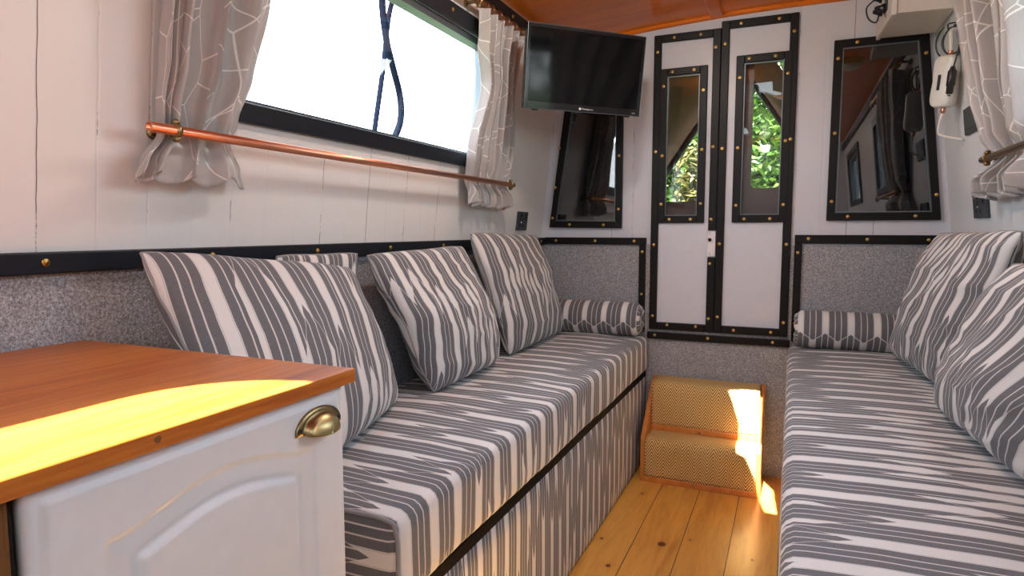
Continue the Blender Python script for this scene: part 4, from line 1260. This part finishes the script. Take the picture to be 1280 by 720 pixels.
# cratch: boarded lower front, canvas slopes leaving a triangular opening
r = root('cratch_cover', (-0.29, 3.9, 0.9), 'brown canvas bow cover with a triangular opening beyond the doors', 'bow cover')
apex = (-0.355, 2.215)
def slope_quad(sgn):
    bm = BM()
    e0, e1 = Vector((apex[0], 3.12, 2.235)), Vector((apex[0] + sgn*1.0, 3.12, 0.75))
    f0, f1 = Vector((apex[0], 4.62, 2.235)), Vector((apex[0] + sgn*0.98, 4.62, 0.75))
    nx_, ny_ = 10, 12
    g_ = [[bm.verts.new((e0.lerp(e1, i/nx_)).lerp(f0.lerp(f1, i/nx_), j/ny_) + Vector((0, 0, 0.010*math.sin(i*1.7)*math.sin(j*1.1)))) for j in range(ny_+1)] for i in range(nx_+1)]
    for i in range(nx_):
        for j in range(ny_): bm.faces.new((g_[i][j], g_[i+1][j], g_[i+1][j+1], g_[i][j+1]))
    o = obj('canvas', bm, M['canvas'], r, True)
    o.modifiers.new('cloth', 'SOLIDIFY').thickness = 0.004
slope_quad(-1); slope_quad(1)
bm = BM()
A0 = Vector((apex[0], 4.60, 2.20))
for sgn in (-1, 1): tube(bm, [A0, Vector((apex[0] + sgn*0.93, 4.60, 0.80))], 0.02, 8)
tube(bm, [(apex[0], 3.12, 2.215), (apex[0], 4.60, 2.215)], 0.018, 8)
obj('frame', bm, M['steel_dark'], r)
bm = BM(); box(bm, apex[0]-0.72, apex[0]+0.72, 4.59, 4.62, 0.55, 1.10)
obj('lower_board', bm, M['maroon'], r)
bm = BM(); box(bm, -1.35, 0.75, 3.07, 4.8, 0.30, 0.36)
setp(obj('well_deck', bm, M['steel_dark']), 'dark steel well deck floor outside the bow doors', 'deck', kind='structure')
bm = BM(); box(bm, -60, 60, -60, 60, -0.62, -0.60)
setp(obj('ground', bm, M['grass']), 'grassy canal bank around the boat', 'ground', kind='structure')

def foliage(name, center, rad, n, mat, size, seed, label, trunk=True):
    rnd = random.Random(seed)
    c = Vector(center)
    r = root(name, (c.x, c.y, -0.6), label, name.split('_')[-1])
    bm = BM()
    blobs = [(Vector((rnd.uniform(-.75, .75)*rad[0], rnd.uniform(-.6, .6)*rad[1], rnd.uniform(-.75, .75)*rad[2])), rnd.uniform(0.35, 0.6)) for _ in range(26)]
    for _ in range(n):
        bc, br = rnd.choice(blobs)
        d = Vector((rnd.gauss(0, 1), rnd.gauss(0, 1), rnd.gauss(0, 1))).normalized() * br * rnd.uniform(0.5, 1.0) ** 0.5
        p = c + bc + Vector((d.x*rad[0]*0.7, d.y*rad[1]*0.7, d.z*rad[2]*0.7))
        s = size * rnd.uniform(0.6, 1.3)
        q = Matrix.Rotation(rnd.uniform(0, 2*PI), 3, 'Z') @ Matrix.Rotation(rnd.uniform(-0.9, 0.9), 3, 'X') @ Matrix.Rotation(rnd.uniform(-0.9, 0.9), 3, 'Y')
        V = [bm.verts.new(p + q @ Vector(v)) for v in ((0, -s, 0), (0.42*s, -0.1*s, 0.12*s), (0, s, -0.1*s), (-0.42*s, -0.1*s, 0.12*s), (0, 0, 0))]
        bm.faces.new((V[0], V[1], V[4])); bm.faces.new((V[1], V[2], V[4])); bm.faces.new((V[2], V[3], V[4])); bm.faces.new((V[3], V[0], V[4]))
    obj('foliage', bm, M[mat], r, kind='stuff')
    if trunk:
        bm = BM()
        tube(bm, smooth_path([(c.x, c.y, -0.6), (c.x+0.05, c.y, 0.2), (c.x-0.04, c.y+0.05, c.z), (c.x+0.03, c.y, c.z+0.6*rad[2])], 5), [0.12]*6 + [0.09]*5 + [0.05]*5, 10)
        obj('trunk', bm, M['bark'], r, True)
foliage('tree', (-1.28, 6.3, 1.75), (0.74, 0.7, 1.5), 12000, 'leaf', 0.055, 1, 'leafy green tree seen through the left door pane')
foliage('tree', (0.20, 6.2, 1.7), (0.68, 0.7, 1.5), 12000, 'leaf', 0.055, 2, 'leafy green tree seen through the right door pane')
foliage('tree', (-0.62, 5.25, 1.2), (0.33, 0.25, 0.55), 1500, 'leaf_c', 0.05, 3, 'small bush with yellowing leaves seen through the left door pane')
foliage('hedge', (-0.6, 8.4, 1.3), (2.6, 0.7, 1.9), 15000, 'leaf', 0.13, 9, 'tall hedge behind the trees beyond the bow', False)
foliage('hedge', (3.6, 1.0, 1.15), (0.8, 2.6, 1.8), 9000, 'leaf_b', 0.07, 5, 'green hedge on the bank outside the right window', False)

# ------------------------------------------------------------------ light
w = bpy.data.worlds.new('sky'); scene.world = w; w.use_nodes = True
nt = w.node_tree; nt.nodes.clear()
wo = nt.nodes.new('ShaderNodeOutputWorld'); bg = nt.nodes.new('ShaderNodeBackground')
tcn = nt.nodes.new('ShaderNodeTexCoord'); sx = nt.nodes.new('ShaderNodeSeparateXYZ'); rp = nt.nodes.new('ShaderNodeValToRGB')
nt.links.new(tcn.outputs['Generated'], sx.inputs[0]); nt.links.new(sx.outputs[2], rp.inputs[0]); nt.links.new(rp.outputs[0], bg.inputs[0]); nt.links.new(bg.outputs[0], wo.inputs[0])
rp.color_ramp.elements[0].position = 0.0; rp.color_ramp.elements[0].color = (0.90, 0.955, 1.0, 1)
rp.color_ramp.elements[1].position = 0.7; rp.color_ramp.elements[1].color = (0.62, 0.80, 1.0, 1)
bg.inputs[1].default_value = 6.0
def light(name, kind, loc, energy, color=(1, 1, 1), **kw):
    ld = bpy.data.lights.new(name, kind); ld.energy = energy; ld.color = color
    for k, v in kw.items(): setattr(ld, k, v)
    o = bpy.data.objects.new(name, ld); COL.objects.link(o); o.location = loc
    return o
FILL_W = 10.0
sd = Vector((0.03, 0.75, -0.90))
for x, y in ((-0.43, 1.80), (-0.29, -1.25)):
    light('cabin_fill', 'POINT', (x, y, ceil_z(x) - 0.075), FILL_W, (1.0, 0.955, 0.89), shadow_soft_size=0.05)  # added fill light below the mid and aft lamp fittings
so = light('sun', 'SUN', (0, -3, 6), 40.0, (1.0, 0.965, 0.90), angle=0.006)
so.rotation_euler = sd.to_track_quat('-Z', 'Y').to_euler()
def portal(nm, loc, rot, sx, sy):
    o = light(nm, 'AREA', loc, 1.0, shape='RECTANGLE', size=sx, size_y=sy)
    o.rotation_euler = rot
    o.data.cycles.is_portal = True
for nm, side, wn in (('sky_portal', 'L', WIN_L), ('sky_portal', 'R', WIN_R), ('sky_portal', 'L', WIN_A), ('sky_portal', 'R', WIN_A)):
    s_ = 1 if side == 'L' else -1
    portal(nm, (wx(side, 1.586) - s_*0.075, (wn[0]+wn[1])/2, 1.586), (0, -s_*PI/2, 0), wn[3]-wn[2], wn[1]-wn[0])
portal('sky_portal', ((HA[0]+HA[1])/2, (HA[2]+HA[3])/2, 2.12), (0, 0, 0), HA[1]-HA[0], HA[3]-HA[2])

scene.view_settings.view_transform = 'Standard'
scene.view_settings.look = 'None'
scene.view_settings.exposure = 0.75
scene.view_settings.gamma = 1.0
scene.view_settings.use_curve_mapping = False
